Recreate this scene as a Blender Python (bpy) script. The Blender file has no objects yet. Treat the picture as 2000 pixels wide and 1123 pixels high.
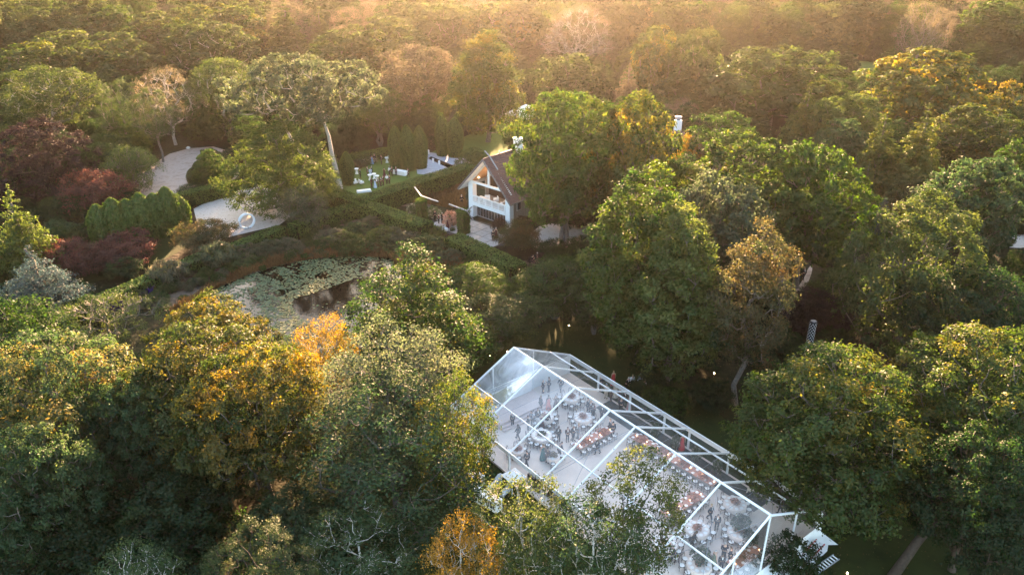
import bpy, math, random
import numpy as np
from mathutils import Vector, Matrix

S = bpy.context.scene
COL = S.collection
R = math.radians
PI = math.pi

# ------------------------------------------------------------------ camera
CAM_H, PITCH, FPX = 47.5, R(26.56), 1555.0
cam_d = bpy.data.cameras.new('camera')
cam_d.sensor_width = 36.0
cam_d.lens = 36.0 * FPX / 2000.0
cam_d.clip_start = 0.5
cam_d.clip_end = 5000
cam = bpy.data.objects.new('camera', cam_d)
COL.objects.link(cam)
cam.location = (0, 0, CAM_H)
cam.rotation_euler = (R(90) - PITCH, 0, 0)
S.camera = cam

# ------------------------------------------------------------------ sky, sun, exposure
SUN_EL, SUN_AZ = R(11.0), R(2.0)          # low sun almost straight ahead, a touch to the right
world = bpy.data.worlds.new('World')
S.world = world
world.use_nodes = True
wn = world.node_tree.nodes
sky = wn.new('ShaderNodeTexSky')
sky.sky_type = 'NISHITA'
sky.sun_disc = False
sky.sun_elevation = SUN_EL
sky.sun_rotation = SUN_AZ
sky.altitude = 0
sky.air_density = 1.0
sky.dust_density = 2.0
sky.ozone_density = 0.4
world.node_tree.links.new(sky.outputs[0], wn['Background'].inputs[0])
wn['Background'].inputs[1].default_value = 0.07
sun_d = bpy.data.lights.new('sun', 'SUN')
sun_d.energy = 5.0
sun_d.angle = R(0.6)
sun_d.color = (1.0, 0.60, 0.33)
sun = bpy.data.objects.new('sun', sun_d)
COL.objects.link(sun)
sd = Vector((math.sin(SUN_AZ) * math.cos(SUN_EL), math.cos(SUN_AZ) * math.cos(SUN_EL), math.sin(SUN_EL)))
sun.rotation_euler = sd.to_track_quat('Z', 'Y').to_euler()
sun.location = (40, 300, 90)
S.view_settings.view_transform = 'Standard'
S.view_settings.look = 'None'
S.view_settings.exposure = 4.25
S.view_settings.gamma = 1.0
S.view_settings.use_curve_mapping = False
S.cycles.max_bounces = 8
S.cycles.diffuse_bounces = 2
S.cycles.glossy_bounces = 2
S.cycles.transmission_bounces = 4
S.cycles.transparent_max_bounces = 12
S.cycles.volume_bounces = 0
S.cycles.use_denoising = True
S.cycles.sample_clamp_indirect = 6

HAZE_DENSITY, HAZE_G = 0.00013, 0.93


# ------------------------------------------------------------------ helpers
def at(px, py, z=0.0):
    """world point at height z seen at photo position (px, py)"""
    u = (px - 1000) / FPX
    v = (561.5 - py) / FPX
    c, s = math.cos(PITCH), math.sin(PITCH)
    d = Vector((u, c + v * s, -s + v * c))
    t = (z - CAM_H) / d.z
    return Vector((d.x * t, d.y * t, z))


def dist_of(p):
    return p.y * math.cos(PITCH) + (CAM_H - p.z) * math.sin(PITCH)


def link(o, parent=None):
    COL.objects.link(o)
    if parent is not None:
        o.parent = parent
    return o


def tag(o, label=None, cat=None, group=None, kind=None):
    if label: o['label'] = label
    if cat: o['category'] = cat
    if group: o['group'] = group
    if kind: o['kind'] = kind
    return o


def empty(name, loc=(0, 0, 0), rz=0.0, label=None, cat=None, group=None):
    o = bpy.data.objects.new(name, None)
    o.empty_display_size = 0.3
    o.location = loc
    o.rotation_euler = (0, 0, rz)
    link(o)
    return tag(o, label, cat, group)


class MB:
    """collects shapes into one mesh"""
    def __init__(self):
        self.v, self.f, self.m = [], [], []

    def add(self, vs, fs, mi=0):
        b = len(self.v)
        self.v.extend([tuple(p) for p in vs])
        for f in fs:
            self.f.append([i + b for i in f])
            self.m.append(mi)

    def box(self, c, s, rz=0.0, mi=0):
        x, y, z = s[0] / 2, s[1] / 2, s[2] / 2
        cr, sr = math.cos(rz), math.sin(rz)
        vs = []
        for k in (-z, z):
            for i, j in ((-x, -y), (x, -y), (x, y), (-x, y)):
                vs.append((c[0] + i * cr - j * sr, c[1] + i * sr + j * cr, c[2] + k))
        self.add(vs, [(3, 2, 1, 0), (4, 5, 6, 7), (0, 1, 5, 4), (1, 2, 6, 5), (2, 3, 7, 6), (3, 0, 4, 7)], mi)
        return self

    def bar(self, p, q, w, h=None, mi=0, up=(0, 0, 1)):
        p, q = Vector(p), Vector(q)
        h = h or w
        d = (q - p).normalized()
        s = d.cross(Vector(up))
        if s.length < 1e-4: s = d.cross(Vector((1, 0, 0)))
        s.normalize()
        t = s.cross(d)
        vs = []
        for e in (p, q):
            for i, j in ((-1, -1), (1, -1), (1, 1), (-1, 1)):
                vs.append(e + s * (i * w / 2) + t * (j * h / 2))
        self.add(vs, [(0, 1, 2, 3), (7, 6, 5, 4), (4, 5, 1, 0), (5, 6, 2, 1), (6, 7, 3, 2), (7, 4, 0, 3)], mi)
        return self

    def tube(self, pts, rad, n=6, mi=0, cap=True):
        pts = [Vector(p) for p in pts]
        if not hasattr(rad, '__len__'): rad = [rad] * len(pts)
        b = []
        s = None
        for i, p in enumerate(pts):
            d = (pts[min(i + 1, len(pts) - 1)] - pts[max(i - 1, 0)]).normalized()
            if s is None:
                s = d.cross(Vector((0.31, 0.95, 0.1)))
                if s.length < 1e-3: s = d.cross(Vector((1, 0, 0)))
            s = (s - d * s.dot(d)).normalized()
            t = d.cross(s)
            for k in range(n):
                a = 2 * PI * k / n
                b.append(p + (s * math.cos(a) + t * math.sin(a)) * rad[i])
        fs = []
        for i in range(len(pts) - 1):
            for k in range(n):
                k2 = (k + 1) % n
                fs.append((i * n + k, i * n + k2, (i + 1) * n + k2, (i + 1) * n + k))
        if cap:
            fs.append(tuple(range(n - 1, -1, -1)))
            fs.append(tuple((len(pts) - 1) * n + k for k in range(n)))
        self.add(b, fs, mi)
        return self

    def lathe(self, prof, n=16, c=(0, 0, 0), mi=0):
        b, fs = [], []
        for r, z in prof:
            for k in range(n):
                a = 2 * PI * k / n
                b.append((c[0] + r * math.cos(a), c[1] + r * math.sin(a), c[2] + z))
        for i in range(len(prof) - 1):
            for k in range(n):
                k2 = (k + 1) % n
                fs.append((i * n + k, i * n + k2, (i + 1) * n + k2, (i + 1) * n + k))
        fs.append(tuple(range(n - 1, -1, -1)))
        fs.append(tuple((len(prof) - 1) * n + k for k in range(n)))
        self.add(b, fs, mi)
        return self

    def poly(self, pts, mi=0):
        self.add(pts, [tuple(range(len(pts)))], mi)
        return self

    def slab(self, pts, z0, z1, mi=0):
        n = len(pts)
        vs = [(p[0], p[1], z0) for p in pts] + [(p[0], p[1], z1) for p in pts]
        fs = [tuple(range(n - 1, -1, -1)), tuple(range(n, 2 * n))]
        fs += [(i, (i + 1) % n, n + (i + 1) % n, n + i) for i in range(n)]
        self.add(vs, fs, mi)
        return self

    def mesh(self, name, mats):
        me = bpy.data.meshes.new(name)
        me.from_pydata(self.v, [], self.f)
        if not isinstance(mats, (list, tuple)): mats = [mats]
        for m in mats: me.materials.append(m)
        if len(mats) > 1: me.polygons.foreach_set('material_index', self.m)
        me.update()
        return me

    def build(self, name, mats, parent=None, smooth=False, kind=None):
        me = self.mesh(name, mats)
        if smooth: me.polygons.foreach_set('use_smooth', [True] * len(me.polygons))
        o = link(bpy.data.objects.new(name, me), parent)
        if kind: o['kind'] = kind
        return o


def obj(name, me, parent=None, loc=None, rz=None, mat=None):
    o = bpy.data.objects.new(name, me)
    link(o, parent)
    if loc is not None: o.location = loc
    if rz is not None: o.rotation_euler = (0, 0, rz)
    if mat is not None:
        o.material_slots[0].link = 'OBJECT'
        o.material_slots[0].material = mat
    return o


# ------------------------------------------------------------------ materials
def new_mat(name):
    m = bpy.data.materials.new(name)
    m.use_nodes = True
    nt = m.node_tree
    nt.nodes.clear()
    return m, nt


def N(nt, t, **kw):
    n = nt.nodes.new(t)
    for k, v in kw.items():
        if k.startswith('i_'):
            n.inputs[k[2:].replace('_', ' ')].default_value = v
        else:
            setattr(n, k, v)
    return n


def ramp(nt, stops):
    r = nt.nodes.new('ShaderNodeValToRGB')
    e = r.color_ramp.elements
    while len(e) < len(stops): e.new(0.5)
    for i, (p, c) in enumerate(stops):
        e[i].position = p
        e[i].color = (*c, 1)
    return r


def noise_mat(name, c1, c2, scale=3.0, rough=0.8, c3=None, bump=0.0, detail=5, metallic=0.0, spec=0.3, obj_coord=True):
    m, nt = new_mat(name)
    L = nt.links.new
    out = N(nt, 'ShaderNodeOutputMaterial')
    b = N(nt, 'ShaderNodeBsdfPrincipled')
    tc = N(nt, 'ShaderNodeTexCoord')
    no = N(nt, 'ShaderNodeTexNoise')
    no.inputs['Scale'].default_value = scale
    no.inputs['Detail'].default_value = detail
    no.inputs['Roughness'].default_value = 0.65
    L(tc.outputs['Object'], no.inputs['Vector'])
    st = [(0.3, c1), (0.7, c2)] if c3 is None else [(0.25, c1), (0.5, c2), (0.75, c3)]
    r = ramp(nt, st)
    L(no.outputs['Fac'], r.inputs[0])
    L(r.outputs[0], b.inputs['Base Color'])
    b.inputs['Roughness'].default_value = rough
    b.inputs['Metallic'].default_value = metallic
    b.inputs['Specular IOR Level'].default_value = spec
    if bump:
        bp = N(nt, 'ShaderNodeBump')
        bp.inputs['Strength'].default_value = bump
        bp.inputs['Distance'].default_value = 0.05
        L(no.outputs['Fac'], bp.inputs['Height'])
        L(bp.outputs[0], b.inputs['Normal'])
    L(b.outputs[0], out.inputs[0])
    return m


def leaf_mat(name, stops, transl=0.45, rnd=0.3, gloss=0.015):
    """leaf colour runs along a ramp: per-leaf 'tint' attribute plus a per-tree random shift"""
    m, nt = new_mat(name)
    L = nt.links.new
    out = N(nt, 'ShaderNodeOutputMaterial')
    a = N(nt, 'ShaderNodeAttribute', attribute_name='tint')
    oi = N(nt, 'ShaderNodeObjectInfo')
    mm = N(nt, 'ShaderNodeMath', operation='MULTIPLY_ADD')
    mm.inputs[1].default_value = rnd
    mm.inputs[2].default_value = -rnd / 2
    L(oi.outputs['Random'], mm.inputs[0])
    ad = N(nt, 'ShaderNodeMath', operation='ADD', use_clamp=True)
    L(a.outputs['Fac'], ad.inputs[0])
    L(mm.outputs[0], ad.inputs[1])
    r = ramp(nt, [(q, tuple(x * 0.74 for x in c)) for q, c in stops])
    L(ad.outputs[0], r.inputs[0])
    d = N(nt, 'ShaderNodeBsdfDiffuse')
    t = N(nt, 'ShaderNodeBsdfTranslucent')
    hs = N(nt, 'ShaderNodeHueSaturation')
    hs.inputs['Saturation'].default_value = 1.15
    hs.inputs['Value'].default_value = 1.75
    L(r.outputs[0], d.inputs[0])
    L(r.outputs[0], hs.inputs['Color'])
    L(hs.outputs[0], t.inputs[0])
    mx = N(nt, 'ShaderNodeMixShader')
    mx.inputs[0].default_value = transl
    L(d.outputs[0], mx.inputs[1])
    L(t.outputs[0], mx.inputs[2])
    g = N(nt, 'ShaderNodeBsdfGlossy')
    g.inputs['Roughness'].default_value = 0.5
    m2 = N(nt, 'ShaderNodeMixShader')
    m2.inputs[0].default_value = gloss
    L(mx.outputs[0], m2.inputs[1])
    L(g.outputs[0], m2.inputs[2])
    L(m2.outputs[0], out.inputs[0])
    return m


def clear_mat(name, tint=(0.97, 0.985, 1.0), refl=0.06, haze=0.06, hcol=(0.8, 0.85, 0.9)):
    """thin clear vinyl / glass sheet: mostly see-through, a little milky, fresnel reflection"""
    m, nt = new_mat(name)
    L = nt.links.new
    out = N(nt, 'ShaderNodeOutputMaterial')
    t = N(nt, 'ShaderNodeBsdfTransparent')
    t.inputs[0].default_value = (*tint, 1)
    d = N(nt, 'ShaderNodeBsdfDiffuse')
    d.inputs[0].default_value = (*hcol, 1)
    tr = N(nt, 'ShaderNodeMixShader')
    tcd = N(nt, 'ShaderNodeTexCoord')
    dn = N(nt, 'ShaderNodeTexNoise')
    dn.inputs['Scale'].default_value = 0.55
    dn.inputs['Detail'].default_value = 7
    dn.inputs['Distortion'].default_value = 1.2
    L(tcd.outputs['Object'], dn.inputs['Vector'])
    dm = N(nt, 'ShaderNodeMapRange')
    dm.inputs['From Min'].default_value = 0.3
    dm.inputs['From Max'].default_value = 0.75
    dm.inputs['To Min'].default_value = haze * 0.45
    dm.inputs['To Max'].default_value = min(1.0, haze * 1.7)
    L(dn.outputs['Fac'], dm.inputs['Value'])
    L(dm.outputs[0], tr.inputs[0])
    L(t.outputs[0], tr.inputs[1])
    L(d.outputs[0], tr.inputs[2])
    g = N(nt, 'ShaderNodeBsdfGlossy')
    g.inputs['Roughness'].default_value = 0.08
    fr = N(nt, 'ShaderNodeFresnel')
    fr.inputs['IOR'].default_value = 1.4
    tc = N(nt, 'ShaderNodeTexCoord')
    no = N(nt, 'ShaderNodeTexNoise')
    no.inputs['Scale'].default_value = 1.3
    no.inputs['Detail'].default_value = 3
    L(tc.outputs['Object'], no.inputs['Vector'])
    bp = N(nt, 'ShaderNodeBump')
    bp.inputs['Strength'].default_value = 0.25
    bp.inputs['Distance'].default_value = 0.1
    L(no.outputs['Fac'], bp.inputs['Height'])
    L(bp.outputs[0], g.inputs['Normal'])
    ml = N(nt, 'ShaderNodeMath', operation='MULTIPLY', use_clamp=True)
    L(fr.outputs[0], ml.inputs[0])
    ml.inputs[1].default_value = refl / 0.04 * 0.8
    m2 = N(nt, 'ShaderNodeMixShader')
    L(ml.outputs[0], m2.inputs[0])
    L(tr.outputs[0], m2.inputs[1])
    L(g.outputs[0], m2.inputs[2])
    L(m2.outputs[0], out.inputs[0])
    return m


def emit_mat(name, col, strength):
    m, nt = new_mat(name)
    out = N(nt, 'ShaderNodeOutputMaterial')
    e = N(nt, 'ShaderNodeEmission')
    e.inputs[0].default_value = (*col, 1)
    e.inputs[1].default_value = strength
    nt.links.new(e.outputs[0], out.inputs[0])
    return m


def flat(name, c, rough=0.7, var=0.12, scale=6.0, metallic=0.0, spec=0.3, bump=0.0):
    a = tuple(max(0, x * (1 - var)) for x in c)
    b = tuple(min(1, x * (1 + var)) for x in c)
    return noise_mat(name, a, b, scale, rough, metallic=metallic, spec=spec, bump=bump)


G1, G2, G3 = (0.017, 0.040, 0.008), (0.034, 0.068, 0.012), (0.072, 0.100, 0.018)
LM = {
    'green': leaf_mat('leaf_green', [(0.0, G1), (0.45, G2), (1.0, G3)]),
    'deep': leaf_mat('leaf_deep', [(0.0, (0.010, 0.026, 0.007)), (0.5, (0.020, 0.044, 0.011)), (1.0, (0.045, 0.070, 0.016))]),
    'cool': leaf_mat('leaf_cool', [(0.0, (0.022, 0.046, 0.018)), (0.5, (0.042, 0.076, 0.028)), (1.0, (0.085, 0.118, 0.04))]),
    'olive': leaf_mat('leaf_olive', [(0.0, (0.028, 0.048, 0.013)), (0.5, (0.052, 0.076, 0.02)), (1.0, (0.10, 0.115, 0.033))]),
    'grey': leaf_mat('leaf_grey', [(0.0, (0.036, 0.05, 0.026)), (0.5, (0.065, 0.085, 0.044)), (1.0, (0.12, 0.13, 0.065))]),
    'yellow': leaf_mat('leaf_yellow', [(0.0, (0.024, 0.048, 0.011)), (0.45, (0.052, 0.080, 0.016)), (0.72, (0.115, 0.11, 0.022)), (1.0, (0.22, 0.155, 0.03))]),
    'orange': leaf_mat('leaf_orange', [(0.0, (0.026, 0.046, 0.011)), (0.45, (0.055, 0.070, 0.016)), (0.75, (0.14, 0.105, 0.02)), (1.0, (0.22, 0.13, 0.022))]),
    'greengold': leaf_mat('leaf_greengold', [(0.0, (0.018, 0.045, 0.010)), (0.55, (0.038, 0.075, 0.014)), (0.85, (0.075, 0.10, 0.02)), (1.0, (0.17, 0.14, 0.025))]),
    'palegold': leaf_mat('leaf_palegold', [(0.0, (0.026, 0.055, 0.020)), (0.55, (0.055, 0.085, 0.03)), (0.8, (0.15, 0.135, 0.04)), (1.0, (0.28, 0.19, 0.05))]),
    'gold': leaf_mat('leaf_gold', [(0.0, (0.10, 0.085, 0.02)), (0.5, (0.22, 0.145, 0.03)), (1.0, (0.33, 0.19, 0.04))]),
    'russet': leaf_mat('leaf_russet', [(0.0, (0.036, 0.054, 0.02)), (0.5, (0.068, 0.064, 0.025)), (1.0, (0.12, 0.068, 0.028))]),
    'red': leaf_mat('leaf_red', [(0.0, (0.042, 0.024, 0.019)), (0.5, (0.085, 0.037, 0.030)), (1.0, (0.14, 0.058, 0.042))]),
    'copper': leaf_mat('leaf_copper', [(0.0, (0.014, 0.010, 0.010)), (0.6, (0.028, 0.018, 0.018)), (1.0, (0.05, 0.028, 0.024))]),
    'blue': leaf_mat('leaf_blue', [(0.0, (0.025, 0.045, 0.045)), (0.5, (0.045, 0.075, 0.075)), (1.0, (0.08, 0.115, 0.11))]),
    'conifer': leaf_mat('leaf_conifer', [(0.0, (0.020, 0.036, 0.010)), (0.5, (0.038, 0.056, 0.014)), (1.0, (0.085, 0.088, 0.022))], transl=0.25),
    'litconifer': leaf_mat('leaf_lit_conifer', [(0.0, (0.040, 0.066, 0.015)), (0.5, (0.075, 0.10, 0.022)), (1.0, (0.15, 0.145, 0.035))], transl=0.3),  # conifer greens brightened, golden sunlight put into the leaf colour
    'pink': leaf_mat('leaf_pink', [(0.0, (0.05, 0.05, 0.03)), (0.5, (0.09, 0.08, 0.05)), (1.0, (0.15, 0.12, 0.075))]),
    'lime': leaf_mat('leaf_lime', [(0.0, (0.04, 0.065, 0.016)), (0.5, (0.075, 0.105, 0.025)), (1.0, (0.13, 0.15, 0.04))]),
    'yew': leaf_mat('leaf_yew', [(0.0, (0.028, 0.048, 0.013)), (0.5, (0.050, 0.078, 0.019)), (1.0, (0.08, 0.105, 0.028))], transl=0.2),
    'hedge': leaf_mat('leaf_hedge', [(0.0, (0.040, 0.075, 0.018)), (0.5, (0.075, 0.125, 0.026)), (1.0, (0.12, 0.165, 0.04))], transl=0.25),
    'reed': leaf_mat('leaf_reed', [(0.0, (0.07, 0.05, 0.025)), (0.5, (0.13, 0.075, 0.035)), (1.0, (0.19, 0.12, 0.055))]),
    'heather': leaf_mat('leaf_heather', [(0.0, (0.04, 0.06, 0.03)), (0.5, (0.08, 0.09, 0.05)), (1.0, (0.16, 0.13, 0.09))]),
    'white': leaf_mat('leaf_white', [(0.0, (0.04, 0.07, 0.025)), (0.55, (0.09, 0.12, 0.05)), (0.8, (0.6, 0.58, 0.5)), (1.0, (0.75, 0.72, 0.66))], rnd=0.05),
    'blush': leaf_mat('leaf_blush', [(0.0, (0.05, 0.08, 0.03)), (0.4, (0.5, 0.25, 0.18)), (0.7, (0.7, 0.42, 0.32)), (1.0, (0.8, 0.62, 0.52))], rnd=0.05),
}
BARK = {
    'grey': noise_mat('bark_grey', (0.06, 0.05, 0.042), (0.16, 0.14, 0.12), 5, 0.9, bump=0.4),
    'pale': noise_mat('bark_pale', (0.20, 0.18, 0.155), (0.40, 0.37, 0.33), 4, 0.85, bump=0.3),
    'brown': noise_mat('bark_brown', (0.022, 0.015, 0.012), (0.06, 0.045, 0.034), 5, 0.9, bump=0.4),
    'birch': noise_mat('bark_birch', (0.20, 0.18, 0.16), (0.66, 0.63, 0.58), 7, 0.8, bump=0.2),
}
WHITE = flat('white_paint', (0.68, 0.69, 0.7), 0.5, 0.05)
ALU = flat('white_aluminium', (0.80, 0.83, 0.86), 0.35, 0.04, metallic=0.0, spec=0.5)
VINYL = flat('white_vinyl', (0.78, 0.80, 0.82), 0.5, 0.06, 1.5)
CLOTH = flat('white_cloth', (0.80, 0.77, 0.74), 0.9, 0.05, 8)
DARKMETAL = flat('dark_metal', (0.016, 0.018, 0.02), 0.45, 0.2, spec=0.5)
STEEL = flat('grey_steel', (0.22, 0.23, 0.25), 0.6, 0.12)
DARKWOOD = noise_mat('dark_wood', (0.02, 0.012, 0.008), (0.05, 0.03, 0.02), 8, 0.6)
PALEWOOD = noise_mat('pale_wood', (0.30, 0.19, 0.12), (0.44, 0.30, 0.20), 6, 0.6)
GREYWOOD = noise_mat('grey_boards', (0.16, 0.15, 0.14), (0.30, 0.28, 0.26), 7, 0.8)
CLEAR = clear_mat('clear_vinyl', refl=0.03, haze=0.065, hcol=(.9, .86, .84))
GLASS = clear_mat('window_glass', (0.8, 0.86, 0.88), refl=0.09, haze=0.03)


# ------------------------------------------------------------------ foliage builders
def nrm(a):
    return a / np.maximum(np.linalg.norm(a, axis=-1, keepdims=True), 1e-6)


def leaf_mesh(name, pos, nor, size, tint, mat, rng, aspect=0.55, along=None, fold=0.18):
    """one folded four-cornered leaf (or leaf spray) per position"""
    n = len(pos)
    if along is None:
        along = rng.normal(size=(n, 3))
    a = nrm(np.cross(nor, nrm(along + rng.normal(size=(n, 3)) * 0.05)))
    if True:
        b = nrm(np.cross(nor, a))
    L = (size * rng.uniform(0.7, 1.35, n))[:, None]
    W = L * aspect
    tip = pos + b * L * 0.5
    base = pos - b * L * 0.5
    up = nor * L * fold
    le = pos - a * W * 0.5 + up + b * L * 0.06
    ri = pos + a * W * 0.5 + up + b * L * 0.06
    V = np.stack([base, ri, tip, le], 1).reshape(-1, 3).astype(np.float32)
    me = bpy.data.meshes.new(name)
    me.vertices.add(4 * n)
    me.vertices.foreach_set('co', V.ravel())
    me.loops.add(4 * n)
    me.loops.foreach_set('vertex_index', np.arange(4 * n, dtype=np.int32))
    me.polygons.add(n)
    me.polygons.foreach_set('loop_start', np.arange(0, 4 * n, 4, dtype=np.int32))
    at_ = me.attributes.new('tint', 'FLOAT', 'POINT')
    at_.data.foreach_set('value', np.repeat(np.clip(tint, 0, 1), 4).astype(np.float32))
    me.materials.append(mat)
    me.update(calc_edges=True)
    return me


PROF = {
    'dome': lambda t: np.sqrt(np.clip(1 - (np.clip(t, 0, 1) * 0.98) ** 2.3, 0, 1)) * (0.72 + 0.28 * np.clip(t / 0.25, 0, 1)),
    'flat': lambda t: np.sqrt(np.clip(1 - (np.clip(t, 0, 1) * 0.97) ** 3.4, 0, 1)) * (0.62 + 0.38 * np.clip(t / 0.3, 0, 1)),
    'ovoid': lambda t: np.clip(np.sin(PI * np.clip(t * 0.86 + 0.12, 0, 1)), 0, 1) ** 0.75,
    'pear': lambda t: np.clip(1.05 - t, 0, 1) ** 0.62 * (0.7 + 0.3 * np.clip(t / 0.2, 0, 1)),
    'cone': lambda t: np.clip(1.02 - t, 0, 1) ** 0.9 * (0.8 + 0.2 * np.clip(t / 0.1, 0, 1)),
    'column': lambda t: np.minimum(1, np.clip((1.0 - t) / 0.35, 0, 1) ** 0.55) * (0.75 + 0.25 * np.clip(t / 0.35, 0, 1)),
    'vase': lambda t: (0.45 + 0.55 * np.clip(t / 0.6, 0, 1)) * np.sqrt(np.clip(1 - np.clip((t - 0.45) / 0.57, 0, 1) ** 2, 0, 1)),
}


def make_tree(name, seed, H=16, hb=5.0, rad=7.0, prof='dome', ncl=80, rc=1.7, leaf=0.3, nleaf=24000, squash=0.75,
              sub=9, sig=0.22, up=0.5, trunk_r=0.35, fork=0.35, ztop=None, lean=(0, 0), qmin=0.66, limb=1.0,
              droop=0.0, aspect=0.55, tintvar=0.16, fill=0.10, thick=1.0, stems=1, bare=0.0, twig=True, layer=False, gap=1.3, nn=0.5, shift=(0, 0), stempts=None):
    """crown (leaf mesh) and trunk-with-limbs mesh of one prototype tree, base at the origin"""
    rng = np.random.default_rng(seed)
    # clump centres spread over the crown's outline
    cs = []
    pf = PROF[prof]
    lob = rng.uniform(0, 2 * PI, 4)
    tries = 0
    while len(cs) < ncl and tries < 9000:
        tries += 1
        t = rng.uniform(0, 1)
        r = float(pf(np.array(t)))
        if rng.uniform() > r + 0.15: continue
        ph = rng.uniform(0, 2 * PI)
        lump = 1 + 0.13 * math.sin(2 * ph + lob[0] + 2 * t) + 0.09 * math.sin(3 * ph + lob[1] - 3 * t) + 0.05 * math.sin(5 * ph + lob[2])
        q = math.sqrt(rng.uniform(qmin ** 2, 1)) if rng.uniform() > 0.14 else rng.uniform(0.1, qmin)
        rr = max(0, rad * lump * r * q - rc * 0.35)
        z = hb + rc * 0.4 + (H - hb - rc * 1.0) * t
        if layer: z = hb + round((z - hb) / layer) * layer
        c = np.array([rr * math.cos(ph) + lean[0] * t + shift[0], rr * math.sin(ph) + lean[1] * t + shift[1], z])
        k = rc * (gap if tries < 4500 else gap * 0.78)
        if all(np.linalg.norm((c - d) * np.array([1, 1, 1.15])) > k for d in cs): cs.append(c)
    cs = np.array(cs)
    n = len(cs)
    rcs = rc * rng.uniform(0.7, 1.3, n)
    if prof == 'cone':
        tt_ = np.clip((cs[:, 2] - hb) / (H - hb), 0, 1)
        rcs = rcs * (0.4 + 0.8 * (1 - tt_))
        ax_ = np.array([[0.05 * rc * math.sin(7 * f_), 0.05 * rc * math.cos(5 * f_), hb + (H - hb) * f_] for f_ in (.5, .62, .74, .82, .88, .93, .965)])
        cs = np.concatenate([cs, ax_]); rcs = np.concatenate([rcs, rc * np.array([.9, .75, .6, .45, .36, .28, .2])]); n = len(cs)
    ctr = np.array([lean[0] * .4 + shift[0], lean[1] * .4 + shift[1], hb + (H - hb) * 0.25])
    outd = nrm(cs - ctr)
    live = rng.uniform(size=n) >= bare
    # leaves
    w = rcs ** 2 * live
    cnt = np.maximum(1, (nleaf * (1 - fill) * w / w.sum()).astype(int)) * live
    ci = np.repeat(np.arange(n), cnt)
    sd = nrm(rng.normal(size=(n, sub, 3)))
    sd = nrm(sd + outd[:, None, :] * 0.75 + np.array([0, 0, up])[None, None, :] * 0.7)
    subr = rng.uniform(0.62, 1.0, (n, sub, 1))
    spos = cs[:, None, :] + sd * subr * rcs[:, None, None] * np.array([1, 1, squash])
    stint = rng.normal(0, 1, (n, sub)) * tintvar * 0.45
    si = rng.integers(0, sub, len(ci))
    base = spos[ci, si]
    off = rng.normal(size=(len(ci), 3)) * (rcs[ci] * sig)[:, None]
    off[:, 2] *= 0.75
    pos = base + off
    nor = nrm(sd[ci, si] * 0.9 + np.array([0, 0, up * 0.8]) + rng.normal(size=(len(ci), 3)) * nn)
    ctint = rng.normal(0.45, tintvar, n)
    tint = ctint[ci] + stint[ci, si] + rng.normal(0, 0.09, len(ci))
    if droop:
        pos[:, 2] -= np.abs(rng.normal(0, droop, len(ci)))
    # sparse fill inside
    nf = int(nleaf * fill)
    if nf:
        k = rng.integers(0, n, nf)
        fr = rng.uniform(0.25, 0.85, nf)[:, None]
        fp = ctr + (cs[k] - ctr) * fr + rng.normal(size=(nf, 3)) * rc * 0.4
        pos = np.concatenate([pos, fp]); nor = np.concatenate([nor, nrm(rng.normal(size=(nf, 3)) + [0, 0, .4])])
        tint = np.concatenate([tint, rng.normal(0.3, 0.15, nf)])
    pos[:, 2] = np.maximum(pos[:, 2], 0.08)
    al = None
    if droop: al = np.tile(np.array([[0, 0, -1.0]]), (len(pos), 1)) + rng.normal(size=(len(pos), 3)) * 0.5
    crown = leaf_mesh(name + '_crown', pos, nor, np.full(len(pos), leaf), tint, LM['green'], rng, aspect, al)
    # limbs: every clump grows from the nearest node that is closer to the fork
    zt = ztop if ztop else hb + (H - hb) * 0.45
    P, par = [], []
    if stempts:
        stems = len(stempts)
        for pl in stempts:
            for k, q_ in enumerate(pl): P.append(np.array(q_, float)); par.append(len(P) - 2 if k else -1)
    for s_ in range(0 if stempts else stems):
        ph = 2 * PI * s_ / stems + seed
        so = 0.0 if stems == 1 else 0.05 * H
        prev = -1
        for k in range(6):
            f = k / 5
            wob = rng.normal(0, 0.02 * H, 2) * (k > 0)
            P.append(np.array([lean[0] * f * .6 + wob[0] + math.cos(ph) * so * f * 1.6 * (stems > 1),
                               lean[1] * f * .6 + wob[1] + math.sin(ph) * so * f * 1.6 * (stems > 1), zt * f - 0.25 * (k == 0)]))
            par.append(prev)
            prev = len(P) - 1
    fk = np.array([shift[0] * .5, shift[1] * .5, hb * 0.8 * fork * 2])
    order = np.argsort(np.linalg.norm(cs - fk, axis=1))
    plen = [float(np.linalg.norm(p)) for p in P]
    mins = 0.45 * hb
    tips = []
    for i in order:
        c = cs[i] - np.array([0, 0, rcs[i] * 0.25])
        best, bj = 1e9, 0
        dc = np.linalg.norm(c - fk)
        for j, p in enumerate(P):
            if p[2] < mins or p[2] > c[2] + 0.6: continue
            d = np.linalg.norm(c - p)
            if np.linalg.norm(p - fk) > dc: continue
            cost = d + 0.35 * plen[j]
            if cost < best: best, bj = cost, j
        p = P[bj]
        prev = bj
        for f in (0.33, 0.67, 1.0):
            m = p + (c - p) * f
            if f < 1:
                ln = np.linalg.norm(c - p)
                m = m + rng.normal(0, 0.055, 3) * ln - np.array([0, 0, 0.07 * ln * math.sin(PI * f)])
            P.append(m); par.append(prev); plen.append(plen[prev] + float(np.linalg.norm(m - P[prev])))
            prev = len(P) - 1
        tips.append(prev)
    load = np.zeros(len(P))
    for t_ in tips:
        j = t_
        while j >= 0:
            load[j] += 1
            j = par[j]
    load = np.maximum(load, 0.6)
    rr = trunk_r * limb * (load / max(load.max(), 1)) ** 0.48
    if stempts: fall = [1.2, 1.0, .85, .65, .42, .2]
    for s_ in range(stems if stempts else 0):
        for k in range(6): rr[s_ * 6 + k] = trunk_r * fall[k]
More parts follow.
